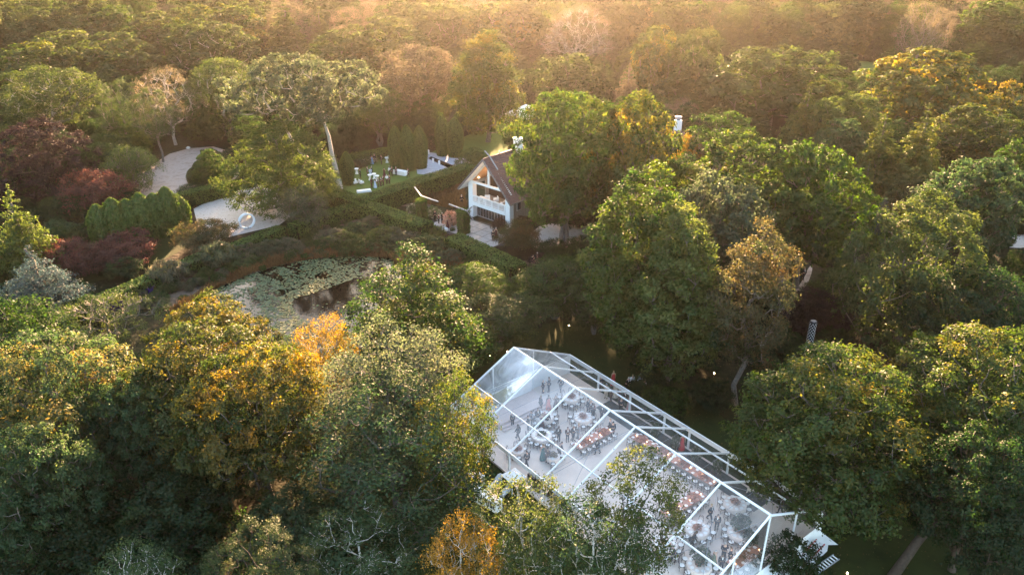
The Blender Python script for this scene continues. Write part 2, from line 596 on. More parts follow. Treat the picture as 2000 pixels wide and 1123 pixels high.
    for s_ in range(0 if stempts else stems):
        for k in range(6):
            f = k / 5
            rr[s_ * 6 + k] = max(rr[s_ * 6 + k], trunk_r * (1.25 if k == 0 else 1.0) * (1 - 0.55 * f))
    mb = MB()
    kids = {}
    for j, p in enumerate(par): kids.setdefault(p, []).append(j)
    # chains
    stack = [[r_] for r_ in kids[-1]]
    while stack:
        ch = stack.pop()
        while True:
            ks = kids.get(ch[-1], [])
            if not ks: break
            ks = sorted(ks, key=lambda j: -load[j])
            for j in ks[1:]: stack.append([ch[-1], j])
            ch.append(ks[0])
        if len(ch) > 1:
            r_ = [max(0.022 * thick, rr[j]) for j in ch]
            if par[ch[0]] != -1 or ch[0] >= 6 * stems: r_[0] = r_[1] * 1.15
            r_[-1] *= 0.6
            big = max(r_) > 0.16
            mb.tube([P[j] for j in ch], r_, 8 if big else 5, cap=False)
    if twig:
        for i in range(n):
            c = cs[i] - np.array([0, 0, rcs[i] * 0.25])
            for k in rng.choice(sub, min(4, sub), replace=False):
                mb.tube([c, (c + spos[i, k]) / 2 + rng.normal(0, .08, 3), spos[i, k]], [0.03 * thick, 0.02 * thick, 0.008], 3, cap=False)
    tm = mb.mesh(name + '_trunk', BARK['grey'])
    tm.polygons.foreach_set('use_smooth', [True] * len(tm.polygons))
    return crown, tm, H, rad


def clipped_mesh(name, prof, n, leaf, seed, mat, H, rad, jit=0.05, tip=0.35):
    """close-clipped topiary: leaves standing off a lathe outline"""
    rng = np.random.default_rng(seed)
    t = rng.uniform(0, 1, n * 3)
    r = prof(t)
    keep = rng.uniform(size=len(t)) < r / r.max() + 0.12
    t = t[keep][:n]
    r = prof(t)
    ph = rng.uniform(0, 2 * PI, len(t))
    lump = 1 + 0.05 * np.sin(3 * ph + seed) + 0.03 * np.sin(7 * ph + 5 * t)
    q = rng.uniform(0.86, 1.0, len(t)) + rng.normal(0, jit, len(t)) * 0.5
    pos = np.stack([np.cos(ph) * r * rad * lump * q, np.sin(ph) * r * rad * lump * q, t * H], 1)
    dr = (prof(np.clip(t + .02, 0, 1)) - prof(np.clip(t - .02, 0, 1))) / 0.04 * rad / H
    out = nrm(np.stack([np.cos(ph), np.sin(ph), -dr], 1))
    nor = nrm(out + rng.normal(size=out.shape) * 0.55)
    tint = rng.normal(0.45, 0.16, len(t)) + 0.1 * np.sin(9 * ph + 11 * t)
    me = leaf_mesh(name, pos, nor, np.full(len(t), leaf), tint, mat, rng, 0.55, np.tile([[0, 0, 1.0]], (len(t), 1)) + rng.normal(size=(len(t), 3)) * tip)
    core = MB()
    pr_ = [(max(0.02, float(prof(np.array(k / 14))) * rad * 0.86), k / 14 * H * 0.98) for k in range(15)]
    core.lathe(pr_, 14)
    return me, core


PROTO = {}


def proto(key, **kw):
    PROTO[key] = make_tree(key, **kw)


proto('oak_a', seed=3, H=16, hb=2.6, rad=7.6, prof='dome', ncl=125, rc=1.5, leaf=0.27, nleaf=46000, trunk_r=0.42, sub=13, sig=0.15)
proto('oak_b', seed=14, H=16, hb=3.6, rad=7.6, prof='flat', ncl=120, rc=1.55, leaf=0.29, nleaf=44000, trunk_r=0.45, squash=0.65, sub=13, sig=0.16)
proto('oak_c', seed=25, H=16, hb=2.2, rad=7.2, prof='dome', ncl=95, rc=1.85, leaf=0.28, nleaf=46000, trunk_r=0.4, squash=0.8, sub=16, sig=0.14)
proto('maple_a', seed=31, H=16, hb=1.6, rad=4.6, prof='ovoid', ncl=95, rc=1.3, leaf=0.28, nleaf=34000, trunk_r=0.3, squash=1.1, up=0.7)
proto('maple_b', seed=42, H=16, hb=1.2, rad=6.2, prof='pear', ncl=110, rc=1.45, leaf=0.28, nleaf=36000, trunk_r=0.3, squash=1.1, up=0.7)
proto('poplar', seed=47, H=20, hb=2.2, rad=4.6, prof='ovoid', ncl=120, rc=1.25, leaf=0.30, nleaf=36000, trunk_r=0.32, squash=1.0, up=0.55)
proto('tallairy', seed=49, H=20, hb=5.5, rad=4.2, prof='ovoid', ncl=90, rc=1.1, leaf=0.25, nleaf=21000, trunk_r=0.28, squash=0.9, up=0.4, sub=12, sig=0.22, fill=0.04)
proto('umbrella', seed=53, H=23.4, hb=13.2, rad=11.6, prof='flat', ncl=90, rc=1.9, leaf=0.46, nleaf=22000, trunk_r=0.44, squash=0.6, qmin=0.4, shift=(-4.2, 0), sub=15, sig=0.15, fill=0.03,
      stempts=[[(0, 0, -.2), (-.4, 0, 3.2), (-.9, .1, 6.5), (-1.1, .2, 9.5), (-1.8, .3, 12.5), (-2.4, .2, 15.5)], [(-.2, 0, 1.6), (-2.4, -.2, 3.6), (-5.0, -.3, 5.6), (-7.2, -.2, 8.6), (-8.3, 0, 11.4), (-9.2, .1, 14.2)]])
proto('greatoak', seed=57, H=23, hb=6.0, rad=11.5, prof='flat', ncl=150, rc=2.0, leaf=0.46, nleaf=44000, trunk_r=0.5, squash=0.85, sub=17, sig=0.14, stems=2, ztop=11, tintvar=0.11)
proto('airy_a', seed=61, H=16, hb=3.0, rad=6.5, prof='dome', ncl=105, rc=1.2, leaf=0.24, nleaf=17000, trunk_r=0.26, squash=0.9, sub=12, sig=0.26, fill=0.05, up=0.35)
proto('airy_b', seed=67, H=14, hb=3.0, rad=5.5, prof='ovoid', ncl=75, rc=1.2, leaf=0.26, nleaf=13000, trunk_r=0.2, squash=0.9, sub=12, sig=0.28, fill=0.04, up=0.35, thick=1.2)
proto('airy_c', seed=71, H=14, hb=3.0, rad=5.0, prof='ovoid', ncl=60, rc=1.1, leaf=0.25, nleaf=8000, trunk_r=0.18, squash=0.9, sub=10, sig=0.26, fill=0.02, up=0.35, thick=1.2)
proto('birch', seed=73, H=12, hb=3.5, rad=4.0, prof='ovoid', ncl=60, rc=0.95, leaf=0.21, nleaf=9500, trunk_r=0.15, squash=0.85, sub=11, sig=0.3, fill=0.03, up=0.3, thick=1.2, ztop=9.0)
proto('cone_a', seed=81, H=14, hb=0.4, rad=3.7, prof='cone', ncl=150, rc=1.0, leaf=0.42, nleaf=17000, trunk_r=0.25, squash=1.25, up=0.7, aspect=0.4, ztop=12, qmin=0.8, twig=False, nn=0.35, gap=1.0, tintvar=0.12)
proto('cone_b', seed=88, H=14, hb=0.6, rad=4.4, prof='cone', ncl=120, rc=1.2, leaf=0.42, nleaf=15000, trunk_r=0.25, squash=0.6, up=0.3, aspect=0.4, ztop=12.5, layer=1.1, twig=False, gap=1.0)
proto('spruce', seed=91, H=12, hb=0.4, rad=4.2, prof='cone', ncl=150, rc=1.0, leaf=0.28, nleaf=26000, trunk_r=0.22, squash=0.45, up=0.2, aspect=0.3, ztop=11, layer=0.85, droop=0.12, twig=False)
proto('beech', seed=95, H=15, hb=0.5, rad=8.2, prof='dome', ncl=150, rc=1.5, leaf=0.36, nleaf=38000, trunk_r=0.4, squash=0.7, sub=12, sig=0.2, up=0.9, aspect=0.38, twig=False)
proto('round', seed=101, H=8, hb=0.3, rad=4.8, prof='dome', ncl=95, rc=1.05, leaf=0.24, nleaf=22000, trunk_r=0.18, squash=0.85, twig=False)
proto('tuft', seed=107, H=12, hb=0.6, rad=7.5, prof='dome', ncl=120, rc=1.15, leaf=0.26, nleaf=34000, trunk_r=0.3, squash=1.25, sub=12, sig=0.17, up=0.9, qmin=0.8, twig=False)
proto('layered', seed=113, H=4, hb=1.0, rad=3.4, prof='dome', ncl=60, rc=0.8, leaf=0.17, nleaf=13000, trunk_r=0.11, squash=0.35, sub=12, sig=0.26, up=0.6, layer=0.55, droop=0.05, stems=3, ztop=1.6)
proto('willow', seed=117, H=7, hb=0.8, rad=3.2, prof='ovoid', ncl=65, rc=0.85, leaf=0.24, nleaf=13000, trunk_r=0.12, squash=1.1, droop=0.35, aspect=0.28, stems=3, ztop=3.4)
proto('pine', seed=123, H=13, hb=4.5, rad=5.4, prof='dome', ncl=70, rc=1.05, leaf=0.26, nleaf=22000, trunk_r=0.24, squash=0.7, sub=16, sig=0.16, up=0.9, aspect=0.22)
proto('vase', seed=129, H=15, hb=4.0, rad=6.5, prof='vase', ncl=95, rc=1.3, leaf=0.28, nleaf=22000, trunk_r=0.3, up=0.5, stems=3, sub=12, sig=0.26, fill=0.05, ztop=7)
proto('sparse', seed=131, H=15, hb=4.0, rad=6.5, prof='dome', ncl=90, rc=1.3, leaf=0.24, nleaf=11000, trunk_r=0.34, sub=12, sig=0.27, up=0.4, fill=0.03, thick=1.8)
proto('weeping', seed=137, H=5, hb=1.2, rad=4.6, prof='dome', ncl=46, rc=0.9, leaf=0.2, nleaf=8000, trunk_r=0.12, droop=0.5, aspect=0.3, fill=0.02, thick=1.5, bare=0.2, squash=0.6)
proto('bush', seed=141, H=2.0, hb=0.05, rad=1.3, prof='dome', ncl=34, rc=0.42, leaf=0.13, nleaf=3800, trunk_r=0.04, squash=0.95, twig=False)
proto('grassy', seed=143, H=1.5, hb=0.02, rad=1.1, prof='vase', ncl=26, rc=0.4, leaf=0.30, nleaf=2600, trunk_r=0.02, aspect=0.16, up=0.3, twig=False, droop=0.02)

for k_, sd_, pf_, hb_, rc_ in (('oak_a', 4, 'dome', 2.6, 1.9), ('oak_b', 15, 'flat', 3.6, 2.0), ('oak_c', 26, 'dome', 2.2, 2.3)):
    proto(k_ + '_far', seed=sd_, H=16, hb=hb_, rad=7.5, prof=pf_, ncl=75, rc=rc_, leaf=0.62, nleaf=13000, trunk_r=0.45, sub=12, sig=0.13, squash=0.75, gap=1.4, nn=0.4)
for k_, sd_, pf_, hb_, rc_ in (('oak_a', 5, 'dome', 2.6, 1.7), ('oak_b', 16, 'flat', 3.6, 1.8), ('oak_c', 27, 'dome', 2.2, 2.0)):
    proto(k_ + '_mid', seed=sd_, H=16, hb=hb_, rad=7.5, prof=pf_, ncl=95, rc=rc_, leaf=0.43, nleaf=24000, trunk_r=0.42, sub=14, sig=0.14, squash=0.75, gap=1.35, nn=0.45)
TREES = []                               # (x, y, crown radius) of every planted tree


def plant(key, pal, base, h, w, label, cat='tree', name=None, bark='grey', rz=None, group=None, seed=[0]):
    crown, trunk, H, rad = PROTO[key]
    seed[0] += 1
    rr = random.Random(seed[0] * 7919)
    rz = rr.uniform(0, 2 * PI) if rz is None else rz
    root = empty(name or {'pine': 'pine_tree', 'cone_a': 'conifer_tree', 'cone_b': 'conifer_tree', 'spruce': 'spruce_tree', 'bush': 'shrub',
                          'grassy': 'shrub', 'oak_a': 'oak_tree', 'oak_b': 'oak_tree', 'oak_c': 'oak_tree', 'oak_a_far': 'oak_tree', 'oak_a_mid': 'oak_tree', 'oak_b_mid': 'oak_tree', 'oak_c_mid': 'oak_tree', 'oak_b_far': 'oak_tree', 'oak_c_far': 'oak_tree', 'greatoak': 'oak_tree', 'maple_a': 'maple_tree', 'maple_b': 'maple_tree',
                          'birch': 'birch_tree', 'beech': 'beech_tree', 'willow': 'willow_tree', 'layered': 'ornamental_maple'}.get(key, 'tree'),
                 (base[0], base[1], 0), rz, label, cat, group)
    sx, sz = w / 2 / rad, h / H
    if pal in ('copper', 'red', 'deep', 'russet', 'conifer') and bark == 'grey' and key != 'tallairy': bark = 'brown'
    for nm, me, mat in (('crown', crown, LM[pal]), ('trunk', trunk, BARK[bark])):
        o = obj(nm, me, root, mat=mat)
        o.scale = (sx * rr.uniform(0.97, 1.03), sx * rr.uniform(0.97, 1.03), sz)
    TREES.append((base[0], base[1], w / 2))
    return root


def tree(key, pal, cx, top, wpx, h, label, bark='grey', rz=None, cat='tree', name=None, group=None):
    """plant a tree of height h whose crown top shows at photo (cx, top) and whose crown is wpx photo pixels wide"""
    p = at(cx, top, h * 0.97)
    if key + '_far' in PROTO: key += '_far' if p.y > 165 else ('_mid' if p.y > 85 else '')
    w = wpx * dist_of(Vector((p.x, p.y, h * 0.7))) / FPX
    return plant(key, pal, (p.x, p.y), h, w, label, cat, name, bark, rz, group)


# ------------------------------------------------------------------ setting: ground, lawns, gravel, pond
def ground_mat():
    m, nt = new_mat('woodland_floor')
    L = nt.links.new
    out = N(nt, 'ShaderNodeOutputMaterial')
    b = N(nt, 'ShaderNodeBsdfPrincipled')
    tc = N(nt, 'ShaderNodeTexCoord')
    n1 = N(nt, 'ShaderNodeTexNoise'); n1.inputs['Scale'].default_value = 0.06; n1.inputs['Detail'].default_value = 6
    n2 = N(nt, 'ShaderNodeTexNoise'); n2.inputs['Scale'].default_value = 1.4; n2.inputs['Detail'].default_value = 8
    L(tc.outputs['Object'], n1.inputs['Vector']); L(tc.outputs['Object'], n2.inputs['Vector'])
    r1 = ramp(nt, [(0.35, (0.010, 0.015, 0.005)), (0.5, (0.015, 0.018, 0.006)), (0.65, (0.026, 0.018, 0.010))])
    r2 = ramp(nt, [(0.3, (0.55, 0.55, 0.55)), (0.7, (1.25, 1.2, 1.15))])
    L(n1.outputs['Fac'], r1.inputs[0]); L(n2.outputs['Fac'], r2.inputs[0])
    mx = N(nt, 'ShaderNodeMix', data_type='RGBA', blend_type='MULTIPLY')
    mx.inputs[0].default_value = 1
    L(r1.outputs[0], mx.inputs[6]); L(r2.outputs[0], mx.inputs[7])
    L(mx.outputs[2], b.inputs['Base Color'])
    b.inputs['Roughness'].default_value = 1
    b.inputs['Specular IOR Level'].default_value = 0.1
    bp = N(nt, 'ShaderNodeBump'); bp.inputs['Distance'].default_value = 0.3; bp.inputs['Strength'].default_value = 0.6
    L(n2.outputs['Fac'], bp.inputs['Height']); L(bp.outputs[0], b.inputs['Normal'])
    L(b.outputs[0], out.inputs[0])
    return m


GROUND = ground_mat()
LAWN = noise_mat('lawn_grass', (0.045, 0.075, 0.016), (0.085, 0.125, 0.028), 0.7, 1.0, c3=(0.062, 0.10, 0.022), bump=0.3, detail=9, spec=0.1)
DARKLAWN = noise_mat('lawn_painted_shade', (0.010, 0.017, 0.005), (0.022, 0.031, 0.008), 0.5, 1.0, c3=(0.014, 0.022, 0.006), bump=0.3, detail=9, spec=0.1)  # darker copy of the lawn grass, shade under the trees put into its colour
GRAVEL = noise_mat('pale_gravel', (0.20, 0.17, 0.15), (0.40, 0.36, 0.33), 2.2, 0.95, c3=(0.31, 0.275, 0.25), bump=0.5, detail=10, spec=0.15)
LEAFGRAVEL = noise_mat('leaf_strewn_gravel', (0.15, 0.09, 0.06), (0.34, 0.27, 0.23), 0.5, 0.95, c3=(0.22, 0.145, 0.10), bump=0.4, detail=10, spec=0.1)
PATHM = noise_mat('path_dirt', (0.05, 0.035, 0.025), (0.12, 0.09, 0.065), 2.0, 0.95, bump=0.4, detail=8, spec=0.1)
BLUESTONE = noise_mat('bluestone', (0.24, 0.25, 0.28), (0.36, 0.37, 0.40), 1.4, 0.7, detail=6)


def poly_px(pts, z=0.0):
    return [at(px, py, 0.0).to_2d() for px, py in pts]


def inside(x, y, poly):
    c = False
    n = len(poly)
    for i in range(n):
        x1, y1 = poly[i][0], poly[i][1]
        x2, y2 = poly[(i + 1) % n][0], poly[(i + 1) % n][1]
        if (y1 > y) != (y2 > y) and x < (x2 - x1) * (y - y1) / (y2 - y1) + x1: c = not c
    return c


def smooth_poly(pts, it=2):
    pts = [Vector((p[0], p[1])) for p in pts]
    for _ in range(it):
        q = []
        for i in range(len(pts)):
            a, b = pts[i], pts[(i + 1) % len(pts)]
            q += [a * 0.75 + b * 0.25, a * 0.25 + b * 0.75]
        pts = q
    return pts


def sheet(name, pts, z, mat, label=None, smooth=0, cat=None):
    if smooth: pts = smooth_poly(pts, smooth)
    mb = MB()
    mb.poly([(p[0], p[1], z) for p in pts])
    bm_o = mb.build(name, mat)
    bm_o['kind'] = 'structure'
    if label: bm_o['label'] = label
    return bm_o


# gently rolling ground sheet, flat inside the garden, carried out to the horizon
mb = MB()
gx = [-3000, -1400, -800] + [-500 + 25 * i for i in range(41)] + [800, 1400, 3000]
gy = [-1500, -600, -200] + [-50 + 25 * i for i in range(27)] + [800, 1300, 2200, 4000]
for y in gy:
    for x in gx:
        d = max(0, (math.hypot(x * 0.8, y - 110) - 120) / 200)
        z = min(1, d) * (1.6 * math.sin(x * 0.013 + 1) * math.cos(y * 0.011) - 0.4) - 0.0
        mb.v.append((x, y, z if d > 0 else 0.0))
nx = len(gx)
for j in range(len(gy) - 1):
    for i in range(nx - 1):
        mb.f.append([j * nx + i, j * nx + i + 1, (j + 1) * nx + i + 1, (j + 1) * nx + i]); mb.m.append(0)
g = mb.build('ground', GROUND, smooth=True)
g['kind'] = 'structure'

POND = smooth_poly(poly_px([(372, 590), (430, 560), (520, 524), (610, 506), (700, 500), (770, 504), (790, 540), (760, 620), (700, 668), (600, 700), (545, 688), (500, 640), (430, 612)]), 2)
PARTY = poly_px([(600, 385), (688, 296), (770, 290), (850, 312), (862, 335), (700, 392), (660, 400)])
BACKLAWN = poly_px([(800, 330), (850, 292), (920, 262), (985, 232), (1075, 205), (1085, 240), (1030, 300), (960, 330), (900, 325)])
COURT = poly_px([(378, 408), (440, 378), (560, 352), (600, 400), (545, 440), (418, 470), (392, 462)])
UPCOURT = poly_px([(228, 388), (285, 330), (345, 292), (440, 285), (470, 330), (470, 350), (345, 384), (270, 400)])
TERRACE = poly_px([(834, 436), (862, 418), (920, 428), (1010, 452), (985, 480), (962, 482), (900, 455), (878, 458)])
FRONTLAWN = poly_px([(900, 700), (1000, 640), (1230, 610), (1290, 700), (1390, 800), (1600, 960), (1900, 1060), (1900, 1300), (1000, 1300), (700, 1300), (560, 900), (620, 720)])
SIDEGRAVEL = poly_px([(1030, 460), (1062, 436), (1120, 440), (1180, 448), (1175, 468), (1100, 478), (1045, 490)])
DRIVE = poly_px([(1524, 604), (1545, 578), (1570, 545), (1580, 520), (1588, 520), (1582, 545), (1562, 582), (1540, 612), (1515, 650), (1490, 690), (1478, 682), (1505, 640)])
FARFIELD = poly_px([(1590, 178), (1655, 122), (1745, 128), (1730, 160), (1680, 190)])
FARFIELD2 = poly_px([(1880, 212), (1990, 188), (2040, 190), (2040, 215), (1920, 228)])
FARDRIVE = poly_px([(1920, 455), (1960, 462), (2030, 455), (2030, 480), (1980, 486), (1930, 476)])
POOLDECK = poly_px([(812, 318), (838, 298), (905, 306), (930, 326), (870, 345), (815, 340)])
LEFTWATER = poly_px([(-30, 62), (8, 28), (46, 40), (44, 58), (10, 75)])
LEFTLAWN = poly_px([(130, 470), (240, 418), (380, 470), (330, 505), (200, 550), (120, 560)])
FRONTPATH = poly_px([(1000, 520), (1030, 506), (1090, 512), (1180, 520), (1180, 530), (1080, 528), (1010, 540)])
MIDBED = poly_px([(150, 610), (330, 545), (520, 470), (650, 425), (700, 408), (830, 470), (880, 485), (1020, 550), (1010, 590), (880, 570), (760, 500), (600, 505), (420, 560), (350, 600)])

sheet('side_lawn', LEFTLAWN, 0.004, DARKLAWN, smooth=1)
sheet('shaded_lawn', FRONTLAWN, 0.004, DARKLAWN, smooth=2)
sheet('party_lawn', PARTY, 0.004, LAWN)
sheet('back_lawn', BACKLAWN, 0.008, LAWN, smooth=1)
sheet('far_field', FARFIELD, 0.6, LAWN, smooth=1)
sheet('far_meadow', FARFIELD2, 0.6, LAWN, smooth=1)
sheet('gravel_court', COURT, 0.012, GRAVEL)
sheet('leafy_gravel', UPCOURT, 0.012, LEAFGRAVEL, smooth=1)
sheet('gravel_drive', SIDEGRAVEL, 0.012, GRAVEL, smooth=1)
sheet('woodland_drive', DRIVE, 0.012, LEAFGRAVEL, smooth=1)
sheet('far_drive', FARDRIVE, 0.012, GRAVEL, smooth=1)
sheet('garden_path', FRONTPATH, 0.012, PATHM, smooth=1)
sheet('planting_bed', MIDBED, 0.008, PATHM)
# narrow paths beside the hedges
for a, b, w in (((842, 400), (700, 400), 1.6), ((560, 520), (150, 600), 0)):
    if w:
        p, q = at(*a), at(*b)
        d = (q - p).normalized(); s = Vector((-d.y, d.x, 0)) * w / 2
        sheet('hedge_path', [p - s, q - s, q + s, p + s], 0.016, PATHM)
o = sheet('far_clearing', LEFTWATER, 0.8, GRAVEL, smooth=1)

# pond
def water_mat():
    m, nt = new_mat('pond_water')
    L = nt.links.new
    out = N(nt, 'ShaderNodeOutputMaterial')
    b = N(nt, 'ShaderNodeBsdfPrincipled')
    b.inputs['Base Color'].default_value = (0.0018, 0.0015, 0.0012, 1)
    b.inputs['Roughness'].default_value = 0.06
    b.inputs['IOR'].default_value = 1.33
    b.inputs['Specular IOR Level'].default_value = 0.2
    tc = N(nt, 'ShaderNodeTexCoord')
    n = N(nt, 'ShaderNodeTexNoise'); n.inputs['Scale'].default_value = 1.8; n.inputs['Detail'].default_value = 3
    L(tc.outputs['Object'], n.inputs['Vector'])
    bp = N(nt, 'ShaderNodeBump'); bp.inputs['Strength'].default_value = 0.12; bp.inputs['Distance'].default_value = 0.05
    L(n.outputs['Fac'], bp.inputs['Height']); L(bp.outputs[0], b.inputs['Normal'])
    L(b.outputs[0], out.inputs[0])
    return m


sheet('pond', POND, 0.02, water_mat())


def sample_poly(poly, n, rng):
    xs = [p[0] for p in poly]; ys = [p[1] for p in poly]
    out = []
    while len(out) < n:
        x = rng.uniform(min(xs), max(xs)); y = rng.uniform(min(ys), max(ys))
        if inside(x, y, poly): out.append((x, y))
    return out


def lily_pads():
    rng = random.Random(5)
    mb = MB()
    tints = []
    hole = smooth_poly(poly_px([(560, 586), (620, 572), (690, 545), (730, 530), (800, 520), (780, 640), (690, 660), (600, 640)]), 2)
    glint = [poly_px([(470, 600), (490, 580), (510, 590), (505, 640), (480, 625)]), poly_px([(700, 515), (735, 508), (760, 520), (730, 548), (705, 535)]),
             poly_px([(545, 670), (570, 650), (600, 665), (590, 700), (550, 700)])]
    for x, y in sample_poly(POND, 9000, rng):
        nz = math.sin(x * 0.9 + 1.3 * math.sin(y * .7)) * math.cos(y * 0.8 + 1.1 * math.sin(x * .6))
        if nz < -0.42 and rng.random() < 0.8: continue
        if inside(x, y, hole) and rng.random() < 0.985: continue
        if any(inside(x, y, g_) for g_ in glint) and rng.random() < 0.8: continue
        r = rng.uniform(0.09, 0.20)
        a0 = rng.uniform(0, 2 * PI)
        tx, ty = rng.gauss(0, 0.09), rng.gauss(0, 0.09)
        z = 0.035 + rng.uniform(0, 0.03)
        pts = [(x, y, z)]
        for k in range(9):
            a = a0 + 0.25 + k * (2 * PI - 0.5) / 8
            dx, dy = r * math.cos(a), r * math.sin(a)
            pts.append((x + dx, y + dy, z + tx * dx + ty * dy + 0.012))
        mb.add(pts, [(0, k, k + 1) for k in range(1, 9)])
        tints += [min(1, max(0, rng.gauss(0.4, 0.22)))] * 10
    m = leaf_mat('lily_leaf', [(0.0, (0.022, 0.050, 0.016)), (0.45, (0.052, 0.092, 0.026)), (0.8, (0.10, 0.12, 0.035)), (1.0, (0.18, 0.12, 0.04))], transl=0.1, rnd=0, gloss=0.05)
    o = mb.build('lily_pads', m, kind='stuff')
    a = o.data.attributes.new('tint', 'FLOAT', 'POINT')
    a.data.foreach_set('value', tints)
    return o


lily_pads()


def blades(name, poly_or_pts, n, h, w, mat, seed, z=0.0, spread=0.3):
    """upright blades as one uncountable mass"""
    rng = np.random.default_rng(seed)
    pts = np.array(sample_poly(poly_or_pts, n, random.Random(seed)))
    hh = h * rng.uniform(0.5, 1.25, n) * (0.75 + 0.35 * np.sin(pts[:, 0] * 0.7) * np.cos(pts[:, 1] * 0.9 + 1))
    ph = rng.uniform(0, 2 * PI, n)
    ln = rng.normal(0, spread, (n, 2)) * hh[:, None]
    b = np.stack([pts[:, 0], pts[:, 1], np.full(n, z)], 1)
    s = np.stack([np.cos(ph), np.sin(ph), np.zeros(n)], 1) * w
    t = b + np.stack([ln[:, 0], ln[:, 1], hh], 1)
    m_ = b * .5 + t * .5 + np.stack([-ln[:, 0] * .12, -ln[:, 1] * .12, hh * .06], 1)
    V = np.stack([b - s * .6, m_ - s, t, m_ + s], 1).reshape(-1, 3).astype(np.float32)
    me = bpy.data.meshes.new(name)
    me.vertices.add(4 * n); me.vertices.foreach_set('co', V.ravel())
    me.loops.add(4 * n); me.loops.foreach_set('vertex_index', np.arange(4 * n, dtype=np.int32))
    me.polygons.add(n); me.polygons.foreach_set('loop_start', np.arange(0, 4 * n, 4, dtype=np.int32))
    a = me.attributes.new('tint', 'FLOAT', 'POINT')
    tt = np.clip(rng.normal(0.45, 0.2, n) + 0.18 * np.sin(pts[:, 0] * .5) * np.sin(pts[:, 1] * .4), 0, 1)
    a.data.foreach_set('value', np.repeat(tt, 4).astype(np.float32))
    me.materials.append(mat); me.update(calc_edges=True)
    o = obj(name, me); o['kind'] = 'stuff'
    return o


REEDS1 = poly_px([(330, 612), (420, 552), (520, 512), (610, 492), (740, 484), (850, 484), (905, 520), (880, 560), (800, 530), (760, 506), (690, 500), (600, 508), (510, 528), (420, 566), (372, 600)])
blades('bank_reeds', REEDS1, 18000, 0.95, 0.05, LM['reed'], 7)
blades('russet_sedge', poly_px([(730, 478), (830, 468), (900, 500), (900, 545), (800, 520)]), 5000, 1.0, 0.05, LM['reed'], 8)
blades('dry_meadow_grass', poly_px([(805, 398), (845, 372), (905, 362), (912, 410), (880, 408), (850, 402)]), 5000, 0.9, 0.05, LM['reed'], 9)
blades('purple_spires', poly_px([(170, 600), (200, 585), (290, 560), (300, 580), (220, 612)]), 1400, 1.1, 0.06,
       leaf_mat('leaf_purple', [(0, (0.03, 0.03, 0.05)), (0.5, (0.06, 0.035, 0.14)), (1, (0.10, 0.05, 0.22))]), 10)


